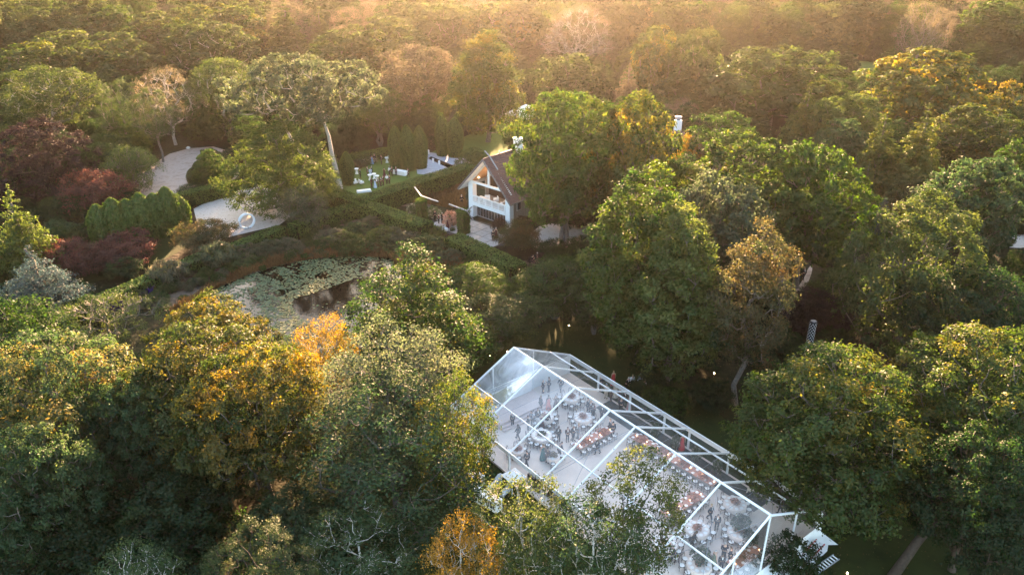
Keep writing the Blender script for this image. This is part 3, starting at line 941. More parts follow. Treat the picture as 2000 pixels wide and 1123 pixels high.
# ------------------------------------------------------------------ trees, nearest first
T = [
 # foreground, left
 ('oak_c', 'palegold', 65, 662, 300, 16, 'big foreground oak at lower left with pale golden leaf clumps on its crown'),
 ('maple_b', 'green', 30, 585, 250, 14, 'rounded green maple at the left edge behind the pale golden oak'),
 ('oak_a', 'orange', 405, 588, 260, 13, 'orange crowned oak leaning out over the lily pond, rearmost of the orange oaks'),
 ('oak_c', 'orange', 375, 640, 310, 15, 'orange crowned oak in the middle of the three orange oaks at left'),
 ('oak_b', 'orange', 480, 692, 270, 15, 'foremost of the three orange oaks, amber leaves down its right flank'),
 ('oak_b', 'cool', 228, 755, 180, 12, 'dull green oak filling the gap between pale golden oak and orange oaks'),
 ('oak_b', 'cool', 30, 850, 220, 13, 'dark green oak low at the left border under the pale golden oak'),
 ('airy_a', 'grey', 755, 648, 300, 16, 'tall airy grey green tree left of the clear tent with loose open twigs'),
 ('airy_b', 'yellow', 885, 738, 160, 14.5, 'loose golden leaved tree whose boughs touch the left gable of the clear tent'),
 ('airy_a', 'cool', 755, 770, 390, 13.5, 'broad dark airy tree spreading in the lower middle left of the tent'),
 ('birch', 'gold', 632, 622, 115, 11, 'small pale gold birch on the near shore of the pond'),
 ('maple_b', 'greengold', 800, 503, 285, 15.5, 'pear shaped green tree with golden top standing between pond and tent'),
 ('birch', 'olive', 1030, 945, 190, 12, 'slender birch with a bright white stem in front of the tent side'),
 ('airy_c', 'olive', 1255, 882, 210, 13.5, 'loose birch like tree leaning over the middle of the clear tent roof'),
 ('birch', 'cool', 1150, 990, 205, 11.5, 'green birch at the bottom edge in front of the clear tent wall'),
 ('birch', 'gold', 905, 1020, 150, 10, 'small golden birch at the bottom edge left of the white stemmed birch'),
 ('pine', 'conifer', 500, 1040, 240, 12, 'bushy pine cut off by the bottom edge at lower left'),
 ('birch', 'cool', 245, 1085, 190, 9, 'pale green tree top just showing at the bottom left edge'),
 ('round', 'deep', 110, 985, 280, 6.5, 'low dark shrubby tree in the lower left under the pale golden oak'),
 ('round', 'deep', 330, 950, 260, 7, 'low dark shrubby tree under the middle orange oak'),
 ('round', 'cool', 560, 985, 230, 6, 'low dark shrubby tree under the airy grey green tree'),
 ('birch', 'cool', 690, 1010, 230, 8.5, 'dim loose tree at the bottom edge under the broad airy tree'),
 # foreground, right
 ('oak_c', 'yellow', 1650, 692, 360, 16, 'large golden green oak beside the right end of the clear tent'),
 ('oak_a', 'yellow', 1945, 652, 360, 16, 'golden topped oak at the right edge below the dark rounded tree'),
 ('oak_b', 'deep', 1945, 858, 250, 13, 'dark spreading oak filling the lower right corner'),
 ('bush', 'deep', 1556, 1048, 95, 4.0, 'small dark leaved tree leaning on the white wall at the tent corner', 'brown'),
 # middle, right of the house
 ('poplar', 'green', 1272, 336, 210, 23, 'tall bright green tree at left of the tall trio behind the tent'),
 ('poplar', 'lime', 1335, 412, 190, 20.5, 'tall yellow tipped tree in the middle of the tall trio behind the tent'),
 ('tallairy', 'russet', 1490, 440, 165, 20.5, 'tall russet leaved tree with grey trunk at right of the tall trio'),
 ('oak_c', 'grey', 1410, 342, 210, 19, 'pale grey green oak crown behind the tall trio'),
 ('greatoak', 'greengold', 1112, 193, 235, 23, 'great golden edged oak shading the right side of the white gabled house'),
 ('oak_b', 'yellow', 1245, 203, 190, 22, 'broad golden oak standing just right of the great oak by the house'),
 ('oak_a', 'yellow', 1470, 262, 260, 20, 'sunlit golden oak crown right of the far chimney'),
 ('oak_b', 'green', 1600, 300, 220, 19, 'heavy green oak with a dead bare bough on its lower left side'),
 ('oak_a', 'green', 1410, 222, 160, 15, 'green oak crown beside the far red roof'),
 ('round', 'gold', 1342, 270, 70, 11, 'small golden tree squeezed between the great oak and the far roof'),
 ('round', 'copper', 1600, 572, 120, 5, 'low copper leaved shrub tree beside the woodland drive', 'tree'),
 ('tuft', 'olive', 1815, 415, 330, 17, 'huge rounded dark tree with upright tufted boughs at right'),
 ('vase', 'deep', 1935, 540, 260, 13, 'dark drooping tree at the right edge below the huge tufted tree'),
 ('oak_b', 'cool', 1925, 318, 200, 16, 'blue green domed tree at right above the pale far drive'),
 ('oak_a', 'orange', 1935, 212, 200, 15, 'amber flecked domed oak at the right edge above the blue green tree'),
 ('oak_b', 'green', 2000, 290, 110, 15, 'green oak cut off by the right edge beside the amber flecked oak'),
 ('cone_a', 'litconifer', 1583, 165, 85, 16, 'narrow pointed conifer left of the bright pair of rounded oaks'),
 ('cone_a', 'litconifer', 1737, 210, 100, 17, 'tall pointed conifer between the rounded oaks and the twin conifers'),
 ('cone_a', 'litconifer', 1815, 207, 110, 17.5, 'tall feathery conifer at right with sunlit golden shoulders'),
 ('cone_a', 'litconifer', 1700, 313, 65, 9, 'small pointed conifer at the foot of the tall conifers at right'),
 ('tuft', 'conifer', 1800, 345, 140, 9, 'dark low evergreen mound under the tall conifers at right'),
 ('cone_b', 'blue', 1730, 390, 80, 6.5, 'grey spruce in shadow behind the huge tufted tree'),
 ('oak_c', 'lime', 1662, 182, 140, 14, 'bright yellow green rounded tree right of the narrow pointed conifer'),
 ('oak_c', 'cool', 1650, 235, 110, 12, 'mid green rounded tree just below the bright yellow green tree'),
 ('oak_a', 'yellow', 1830, 98, 250, 19, 'wide golden domed oak in the upper right'),
 ('oak_b', 'olive', 1520, 95, 240, 18, 'wide spreading oak with bare forked trunk in the upper right middle'),
 # around the house and the party lawn
 ('beech', 'lime', 540, 245, 205, 15, 'broad feathery bright green tree overhanging the gravel court'),
 ('willow', 'grey', 590, 364, 100, 7, 'small grey green willow on the hedge beside the pond'),
 ('maple_a', 'yellow', 950, 72, 145, 22, 'tall rounded golden green tree on the back lawn behind the house'),
 ('layered', 'russet', 1015, 435, 85, 4.6, 'spreading brown green maple at the corner of the house terrace'),
 ('round', 'deep', 1148, 462, 90, 4.5, 'dark rounded bush tree at the foot of the great oak'),
 ('round', 'lime', 925, 290, 65, 4.5, 'bright lime green bush by the roof ridge of the house'),
 ('layered', 'deep', 1080, 470, 60, 3.2, 'low dark layered shrub by the gravel drive', ),
 # cherries before the tent
 ('vase', 'green', 930, 528, 135, 7.5, 'low spreading cherry tree left of the two in front of the clipped hedge'),
 ('vase', 'olive', 975, 588, 190, 6.5, 'wide cherry tree nearest the ridge end of the clear tent'),
 ('vase', 'green', 1085, 518, 175, 7.5, 'low spreading cherry tree right of the clipped hedge end'),
 ('vase', 'olive', 1165, 560, 130, 6.5, 'low cherry tree tucked under the tall trio'),
 # left garden
 ('layered', 'red', 175, 335, 120, 7, 'crimson maple at left in front of the dark copper beech'),
 ('tuft', 'copper', 60, 248, 200, 13, 'dark copper beech at the left edge'),
 ('layered', 'red', 105, 472, 110, 4.2, 'leftmost of the three low red maples above the hedge'),
 ('layered', 'red', 178, 484, 105, 4.0, 'middle low red maple, nearest the long hedge'),
 ('layered', 'red', 240, 458, 120, 4.4, 'brightest low red maple right of the middle one'),
 ('layered', 'russet', 392, 434, 115, 4.2, 'rust brown maple by the corner of the gravel court'),
 ('spruce', 'blue', 55, 480, 180, 9, 'blue grey spruce at the left edge above the green maple'),
 ('cone_b', 'lime', 15, 368, 110, 13, 'yellow green conifer at the left edge above the blue spruce'),
 ('round', 'deep', 130, 385, 80, 4, 'dark shrub tree between the copper beech and the red maples'),
 ('willow', 'lime', 245, 290, 100, 8, 'small yellow green tree at left beside the leaf strewn gravel'),
 ('vase', 'olive', 80, 138, 180, 16, 'many stemmed olive tree at the left with fanned pale limbs', 'pale'),
 ('pine', 'olive', 225, 160, 110, 15, 'pine with a tall leaning bare trunk at left'),
 ('pine', 'olive', 290, 175, 90, 14.5, 'pine with a crooked forked trunk beside the leaf strewn gravel'),
 ('sparse', 'pink', 315, 135, 110, 16, 'thin twiggy pinkish tree behind the crooked pine', 'pale'),
 ('vase', 'olive', 425, 122, 150, 16, 'broad olive tree behind the gravel court', 'pale'),
 ('oak_b', 'olive', 398, 43, 150, 17, 'domed oak with a visible forked trunk in the upper left', 'pale'),
 ('oak_a', 'olive', 215, 65, 160, 15, 'wide domed oak in the upper left right of the clumped oaks'),
 ('oak_c', 'olive', 110, 62, 130, 14, 'clumped oak at the upper left second from the border'),
 ('oak_c', 'yellow', 45, 85, 130, 14, 'sun flecked clumped oak at the upper left border'),
 ('oak_a', 'olive', 130, 95, 80, 12, 'small olive oak below the clumped oaks at upper left'),
 ('round', 'green', 205, 130, 80, 8, 'dark bushy evergreen below the wide domed oak at upper left'),
 ('oak_b', 'olive', 60, 18, 120, 15, 'oak at the top left beside the pale clearing'),
 ('oak_a', 'olive', 160, 32, 130, 14, 'low oak crown behind the wide domed oak at upper left'),
 ('oak_b', 'yellow', 420, 12, 150, 18, 'hazy domed oak directly behind the one with the forked trunk'),
 ('cone_a', 'lime', 552, 2, 90, 19, 'pale tall conifer at the top left of the sunlit haze'),
 ('cone_a', 'lime', 622, 15, 55, 16, 'smaller pale conifer right of the tall pale one'),
 ('oak_a', 'olive', 300, 25, 150, 16, 'hazy oak between the two domed oaks at upper left'),
 ('oak_a', 'olive', 745, 36, 175, 18, 'hazy domed oak above the umbrella crowned tree'),
 ('oak_c', 'olive', 868, 10, 110, 19, 'hazy rounded oak left of the sun glow'),
 ('vase', 'pink', 810, 96, 150, 18, 'soft hazy tree between the umbrella crowned tree and back lawn tree'),
 ('oak_a', 'olive', 660, 60, 130, 16, 'hazy oak behind the umbrella crowned tree at its right'),
 ('vase', 'olive', 735, 175, 120, 12, 'slender stemmed understory tree behind the party lawn'),
 ('oak_b', 'yellow', 965, 8, 160, 18, 'hazy oak directly under the sun glow'),
 ('sparse', 'pink', 1130, 14, 140, 19, 'pinkish half bare tree in the sun glow with pale limbs showing', 'pale'),
 ('oak_b', 'olive', 1112, 110, 130, 14, 'rounded hazy tree behind the great oak by the house'),
 ('cone_a', 'deep', 1180, 107, 60, 14, 'dark egg shaped evergreen behind the great oak by the house'),
 ('cone_b', 'pink', 1230, 130, 75, 12, 'pinkish tiered conifer right of the dark egg shaped evergreen'),
 ('cone_b', 'grey', 1268, 168, 60, 10, 'grey green tiered conifer behind the far chimney'),
 ('oak_a', 'yellow', 1290, 52, 110, 19, 'golden rimmed oak right of the sun glow, left of the pair'),
 ('oak_c', 'olive', 1368, 58, 110, 19, 'golden rimmed oak right of the sun glow, right of the pair'),
 ('cone_a', 'olive', 1330, 110, 90, 15, 'evergreen under the golden rimmed pair'),
 ('cone_a', 'olive', 1392, 125, 90, 14, 'dense evergreen left of the wide spreading oak'),
 ('willow', 'pink', 1335, 195, 70, 8, 'brown weeping tree right of the far chimney'),
 ('round', 'deep', 1660, 105, 60, 8, 'bush at the left side of the far clearing'),
 ('sparse', 'pink', 1815, 5, 90, 20, 'bare pale leaning trunk tree in the far wood'),
 ('oak_c', 'orange', 1985, 160, 70, 12, 'rust tinted tree at the right edge above the far meadow'),
]
for row in T:
    key, pal, cx, top, wpx, h, label = row[:7]
    bark, rz = 'grey', None
    if len(row) > 7 and row[7] in BARK: bark = row[7]
    if len(row) > 8: rz = row[8]
    if key == 'birch': bark = 'birch'
    if pal in ('yellow', 'orange', 'cool', 'grey', 'deep'): pass
    tree(key, pal, cx, top, wpx, h, label, bark, rz)

ub = at(665, 370)
plant('umbrella', 'grey', (ub.x, ub.y), 23.4, 23.5, 'tall umbrella crowned tree with two pale forking trunks by the party lawn', bark='pale', rz=0.0)

for (x_, y_, h_, w_, lab) in ((10.5, 116, 13.5, 10, 'left'), (18, 116, 13.5, 10, 'middle'), (26, 113, 13, 10, 'right')):  # added behind the oak and kept tall to block low sun from the lawn
    plant('maple_b', 'deep', (x_, y_), h_, w_, f'dark understory tree in the shade behind the great oak trunks, {lab} of three', bark='brown')

# the far wood and the undergrowth between the named trees: one mass each
KEEPOUT = [POND, PARTY, BACKLAWN, COURT, UPCOURT, TERRACE, SIDEGRAVEL, DRIVE, FARFIELD, FARFIELD2, POOLDECK, LEFTWATER, LEFTLAWN, MIDBED, FARDRIVE]


def scatter(name, pts, sources, seed, smin, smax, mats=None):
    """instances of whole crowns, one uncountable mass"""
    me = bpy.data.meshes.new(name)
    me.from_pydata([(p[0], p[1], 0) for p in pts], [], [])
    o = obj(name, me)
    o['kind'] = 'stuff'
    ng = bpy.data.node_groups.new(name, 'GeometryNodeTree')
    ng.interface.new_socket('Geometry', in_out='INPUT', socket_type='NodeSocketGeometry')
    ng.interface.new_socket('Geometry', in_out='OUTPUT', socket_type='NodeSocketGeometry')
    gi, go = ng.nodes.new('NodeGroupInput'), ng.nodes.new('NodeGroupOutput')
    L = ng.links.new
    join = ng.nodes.new('GeometryNodeJoinGeometry')
    k = len(sources)
    for i, (src, mat, base) in enumerate(sources):
        iop = ng.nodes.new('GeometryNodeInstanceOnPoints')
        oi = ng.nodes.new('GeometryNodeObjectInfo')
        oi.inputs['Object'].default_value = src
        idx = ng.nodes.new('GeometryNodeInputIndex')
        md = ng.nodes.new('ShaderNodeMath'); md.operation = 'MODULO'; md.inputs[1].default_value = k
        cmp_ = ng.nodes.new('ShaderNodeMath'); cmp_.operation = 'COMPARE'; cmp_.inputs[1].default_value = i; cmp_.inputs[2].default_value = 0.1
        L(idx.outputs[0], md.inputs[0]); L(md.outputs[0], cmp_.inputs[0])
        rv = ng.nodes.new('FunctionNodeRandomValue'); rv.data_type = 'FLOAT_VECTOR'
        rv.inputs['Max'].default_value = (0, 0, 6.28); rv.inputs['Min'].default_value = (0, 0, 0); rv.inputs['Seed'].default_value = seed + i
        rs = ng.nodes.new('FunctionNodeRandomValue'); rs.data_type = 'FLOAT'
        fl = [q for q in rs.inputs if q.type == 'VALUE']
        fl[0].default_value = smin * base; fl[1].default_value = smax * base
        rs.inputs['Seed'].default_value = seed + 50 + i
        sm = ng.nodes.new('GeometryNodeSetMaterial'); sm.inputs['Material'].default_value = mat
        L(gi.outputs[0], iop.inputs['Points']); L(cmp_.outputs[0], iop.inputs['Selection'])
        L(oi.outputs['Geometry'], sm.inputs['Geometry']); L(sm.outputs[0], iop.inputs['Instance'])
        L(rv.outputs[0], iop.inputs['Rotation'])
        L([q for q in rs.outputs if q.type == 'VALUE'][0], iop.inputs['Scale'])
        L(iop.outputs[0], join.inputs[0])
    L(join.outputs[0], go.inputs[0])
    md_ = o.modifiers.new('scatter', 'NODES')
    md_.node_group = ng
    return o


def crown_src(key):
    for o in bpy.data.objects:
        if o.name.startswith('crown') and o.data is PROTO[key][0]: return o


def free(x, y, gap):
    for p in KEEPOUT:
        if inside(x, y, p): return False
    for tx, ty, tr in TREES:
        if (x - tx) ** 2 + (y - ty) ** 2 < (tr * gap) ** 2: return False
    return True


rng = random.Random(77)
far, fl = [], []
for _ in range(9000):
    y = rng.uniform(248, 520); x = rng.uniform(-1, 1) * (70 + y * 0.72)
    if not free(x, y, 0.85): continue
    if any((x - a) ** 2 + (y - b) ** 2 < 150 for a, b in far): continue
    far.append((x, y))
scatter('far_wood', far, [(crown_src('oak_a_far'), LM['olive'], 1.0), (crown_src('oak_b_far'), LM['green'], 1.0), (crown_src('oak_c_far'), LM['olive'], 0.95),
                          (crown_src('maple_b'), LM['green'], 0.95), (crown_src('sparse'), LM['pink'], 1.0)], 3, 0.95, 1.4)
mid = []
for _ in range(6000):
    y = rng.uniform(108, 290); x = rng.uniform(-1, 1) * (30 + y * 0.62)
    if y < 132 and not 9 < x < 45: continue
    if -29 < x < 9 and y < 150: continue
    if not free(x, y, 0.62): continue
    if any((x - a) ** 2 + (y - b) ** 2 < 42 for a, b in mid): continue
    mid.append((x, y))
scatter('wood_understory', mid, [(crown_src('round'), LM['deep'], 0.85), (crown_src('maple_b'), LM['deep'], 0.45), (crown_src('oak_a_mid'), LM['green'], 0.42)], 13, 0.8, 1.3)
low = []
for _ in range(7000):
    y = rng.uniform(60, 150); x = rng.uniform(-1, 1) * (14 + y * 0.66)
    if -52 < x < 24 and 76 < y < 150: continue
    tvv = (x - .155) * .785 + (y - 68.9) * .619
    if -22 < x < 36 and y < 84 and not (x > 13 and tvv > 11.5 and y > 66): continue
    if not free(x, y, 0.3): continue
    if any((x - a) ** 2 + (y - b) ** 2 < 20 for a, b in low): continue
    low.append((x, y))
scatter('undergrowth', low, [(crown_src('round'), LM['deep'], 0.42), (crown_src('layered'), LM['deep'], 0.8)], 23, 0.5, 1.1)
print('far', len(far), 'mid', len(mid), 'low', len(low))


# ------------------------------------------------------------------ hedges, topiary, border planting
def hedge(label, pts, h, w, mat='hedge', dens=46, leaf=0.29, seed=1, name='clipped_hedge'):
    """clipped hedge along a line of photo points on the middle of its top"""
    rng = np.random.default_rng(seed)
    P = [at(px, py, h) for px, py in pts]
    o0 = Vector((P[0].x, P[0].y, 0))
    core = MB()
    pos, nor = [], []
    for i in range(len(P) - 1):
        a, b = P[i] - o0, P[i + 1] - o0
        a.z = b.z = 0
        L = (b - a).length
        d = (b - a) / L
        s = Vector((-d.y, d.x, 0))
        c = (a + b) / 2
        core.box((c.x, c.y, h * 0.48), (L + w * 0.2, w * 0.92, h * 0.95), math.atan2(d.y, d.x))
        for kind, area in (('top', L * w), ('l', L * h), ('r', L * h), ('e', w * h * 2)):
            n = int(area * dens)
            u = rng.uniform(0, 1, (n, 2))
            jit = rng.normal(0, 0.035, n)
            if kind == 'top':
                l, k, z, nn = u[:, 0] * L, (u[:, 1] - .5) * w, h + jit + 0.06 * np.sin(u[:, 0] * L * 1.3 + seed) * np.cos(u[:, 1] * w * 2), (0, 0, 1)
                nn = np.tile(np.array([[0, 0, 1.0]]), (n, 1))
            elif kind in 'lr':
                sg = 1 if kind == 'l' else -1
                l, z = u[:, 0] * L, 0.05 + u[:, 1] * h
                k = sg * (w / 2 + jit + 0.05 * np.sin(l * 1.7 + z * 2 + seed))
                nn = np.tile(np.array([[s.x * sg, s.y * sg, 0.0]]), (n, 1))
            else:
                sg = np.where(u[:, 0] > .5, 1.0, -1.0)
                l = L / 2 + sg * (L / 2 + w * .1 + jit)
                k, z = (rng.uniform(0, 1, n) - .5) * w, 0.05 + u[:, 1] * h
                nn = np.stack([d.x * sg, d.y * sg, np.full(n, .15)], 1)
            x = a.x + d.x * l + s.x * k
            y = a.y + d.y * l + s.y * k
            pos.append(np.stack([x, y, z], 1)); nor.append(nn)
    pos = np.concatenate(pos); nor = np.concatenate(nor)
    nor = nrm(nor + rng.normal(size=nor.shape) * 0.3)
    tint = rng.normal(0.45, 0.17, len(pos)) + 0.15 * np.sin(pos[:, 0] * 1.1 + pos[:, 1]) * np.sin(pos[:, 1] * 0.8)
    me = leaf_mesh('hedge_foliage', pos, nor, np.full(len(pos), leaf), tint, LM[mat], rng)
    o = core.build(name, LEAFCORE)
    o.location = o0
    tag(o, label, 'hedge')
    obj('foliage', me, o)
    return o


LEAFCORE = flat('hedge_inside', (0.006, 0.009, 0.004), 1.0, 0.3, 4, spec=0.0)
hedge('long clipped hedge running from the white house down past the party lawn', [(918, 322), (815, 353), (702, 391)], 2.8, 3.0, seed=2)
hedge('clipped hedge crossing the long one and ending by the rose bed', [(642, 368), (703, 393), (832, 437)], 2.6, 2.6, seed=3)
hedge('short clipped hedge between the crossing and the small willow', [(690, 399), (634, 417), (572, 440)], 2.2, 2.2, seed=4)
hedge('clipped hedge along the near edge of the gravel court', [(548, 443), (480, 470), (414, 497)], 1.9, 2.0, seed=5)
hedge('low bluish hedge running under the red maples at left', [(410, 492), (300, 538), (165, 594)], 1.6, 2.2, seed=6)
hedge('broad clipped hedge below the house terrace', [(886, 461), (950, 490), (1012, 519)], 2.0, 3.0, seed=7)
hedge('clipped hedge dividing the gravel court from the leaf strewn gravel', [(352, 379), (400, 367), (445, 355)], 2.3, 2.0, seed=8)
hedge('dark back hedge behind the seated guests of the party lawn', [(682, 305), (730, 295), (768, 288)], 1.8, 1.6, seed=9)
hedge('dark hedge at the far right end of the leaf strewn gravel', [(402, 292), (446, 312)], 2.2, 2.2, 'yew', seed=10)

colp = lambda t: PROF['column'](t)
ballp = lambda t: np.sqrt(np.clip(1 - (np.clip(t, 0, 1) * 1.55 - 0.55) ** 2, 0, 1)) * 1.0
me_col, core_col = clipped_mesh('topiary_column', colp, 14000, 0.15, 5, LM['yew'], 6.0, 1.45)
core_col_m = core_col.mesh('topiary_core', LEAFCORE)
me_ball, core_ball = clipped_mesh('topiary_ball', ballp, 5000, 0.11, 6, LM['yew'], 1.8, 1.2)
core_ball_m = core_ball.mesh('ball_core', LEAFCORE)
me_wild, core_wild = clipped_mesh('hornbeam_column', colp, 12000, 0.36, 7, LM['hedge'], 6.0, 1.6, jit=0.3, tip=0.25)


def topiary(me, core, H, rad, base, h, w, label, pal, name, cat='topiary', group=None):
    root = empty(name, (base.x, base.y, 0), random.Random(int(base.x * 100)).uniform(0, 6), label, cat, group)
    for nm, m_, mt in (('foliage', me, LM[pal]), ('inner_growth', core, None)):
        o = obj(nm, m_, root, mat=mt)
        o.scale = (w / 2 / rad, w / 2 / rad, h / H)
    TREES.append((base.x, base.y, w / 2))
    return root


for px, base, top, wp, lab in ((776, 330, 250, 31, 'left'), (798, 332, 248, 33, 'middle'), (822, 328, 249, 30, 'right')):
    b = at(px, base)
    d = dist_of(b)
    topiary(me_col, core_col_m, 6, 1.45, b, (base - top) * d / FPX / math.cos(R(20)), wp * d / FPX, f'tall clipped yew, {lab} of the three by the pool and party lawn', 'hedge', 'topiary_yew')
for px, base, top, wp, lab in ((864, 304, 229, 26, 'slimmer left clipped yew of the dark pair behind the pool'), (890, 306, 233, 34, 'broader right clipped yew of the dark pair behind the pool')):
    b = at(px, base); d = dist_of(b)
    topiary(me_col, core_col_m, 6, 1.45, b, (base - top) * d / FPX / math.cos(R(20)), wp * d / FPX, lab, 'hedge', 'topiary_yew')
for px, base, top, wp, lab in ((681, 360, 298, 28, 'clipped yew just right of the pale trunk of the umbrella crowned tree'), (651, 362, 303, 30, 'dark clipped yew half behind the pale forking trunk'),
                               (630, 364, 306, 30, 'dark clipped yew at the right side of the feathery bright tree')):
    b = at(px, base); d = dist_of(b)
    topiary(me_col, core_col_m, 6, 1.45, b, (base - top) * d / FPX / math.cos(R(20)), wp * d / FPX, lab, 'hedge', 'topiary_yew')
for px, base, wp, lab in ((384, 361, 36, 'front left one of the clipped balls'), (418, 357, 29, 'front right one of the clipped balls'), (392, 344, 30, 'rear one of the clipped balls'), (444, 352, 26, 'clipped ball at far right half hidden by the feathery tree')):
    b = at(px, base - 4); d = dist_of(b)
    topiary(me_ball, core_ball_m, 1.8, 1.2, b, wp * d / FPX * 0.86, wp * d / FPX, lab + ' on the leaf strewn gravel' if 'far' not in lab else lab, 'yew', 'topiary_ball')
row = [(207, 494, 398, 44, 'leftmost'), (236, 488, 392, 46, 'second'), (262, 482, 388, 46, 'third'), (288, 476, 381, 46, 'fourth'), (314, 470, 376, 46, 'fifth'), (338, 464, 372, 46, 'sixth'), (356, 458, 380, 40, 'rightmost')]
for px, base, top, wp, lab in row:
    wp = wp * .86; top = top + (px * 7 % 11) - 5
    b = at(px, base - 10); d = dist_of(b)
    topiary(me_wild, core_col_m, 6, 1.6, b, (base - 10 - top) * d / FPX / math.cos(R(22)), wp * d / FPX, f'tufty green hornbeam column, {lab} from the left in its row of seven', 'hedge', 'hornbeam_column', 'tree', 'row of hornbeam columns')

# ivy pillars with bent white steel beams on top
for px, base, top, wp, lab, beams in (
        (825, 436, 394, 15, 'left', [((810, 366), (823, 383)), ((823, 383), (856, 394))]),
        (906, 456, 414, 18, 'right', [((877, 399), (912, 412)), ((912, 412), (922, 404)), ((912, 412), (924, 429))])):
    b = at(px, base); d = dist_of(b)
    h = (base - top) * d / FPX / math.cos(R(21)); w = wp * d / FPX
    root = empty('ivy_pillar', b, -0.73, f'square ivy clad pillar, {lab} of the two at the rose terrace, bent white beam on top', 'pillar')
    rng = np.random.default_rng(int(px))
    n = 4200
    u = rng.uniform(0, 1, (n, 2)); sd = rng.integers(0, 4, n)
    pos = np.zeros((n, 3)); nn = np.zeros((n, 3))
    for k in range(4):
        m_ = sd == k
        ax = np.array([math.cos(k * PI / 2), math.sin(k * PI / 2), 0]); bx = np.array([-ax[1], ax[0], 0])
        pos[m_] = ax * (w / 2 + rng.normal(0, .06, (m_.sum(), 1))) + bx * ((u[m_, :1] - .5) * w) + np.array([0, 0, 1]) * (u[m_, 1:] * h)
        nn[m_] = ax
    tops = rng.uniform(size=n) < 0.2
    pos[tops, 2] = h + np.abs(rng.normal(0, .22, tops.sum())); pos[tops, 0] = (u[tops, 0] - .5) * w * 1.25; pos[tops, 1] = (u[tops, 1] - .5) * w * 1.25
    me = leaf_mesh('ivy', pos, nrm(nn + rng.normal(size=(n, 3)) * .5), np.full(n, .16), rng.normal(.45, .2, n), LM['hedge'], rng)
    obj('ivy', me, root)
    mb = MB(); mb.box((0, 0, h / 2), (w * .9, w * .9, h)); mb.build('brick_shaft', DARKWOOD, root)
    for p, q in beams:
        mb = MB()
        P_, Q_ = at(*p, h + 0.35), at(*q, h + 0.35 if q != (924, 429) else h - 1.2)
        mb.bar(P_, Q_, 0.20, 0.14)
        o = mb.build('beam', STEEL, None)
        o.parent = root
        o.matrix_parent_inverse = (Matrix.Translation(root.location) @ Matrix.Rotation(-0.73, 4, 'Z')).inverted()

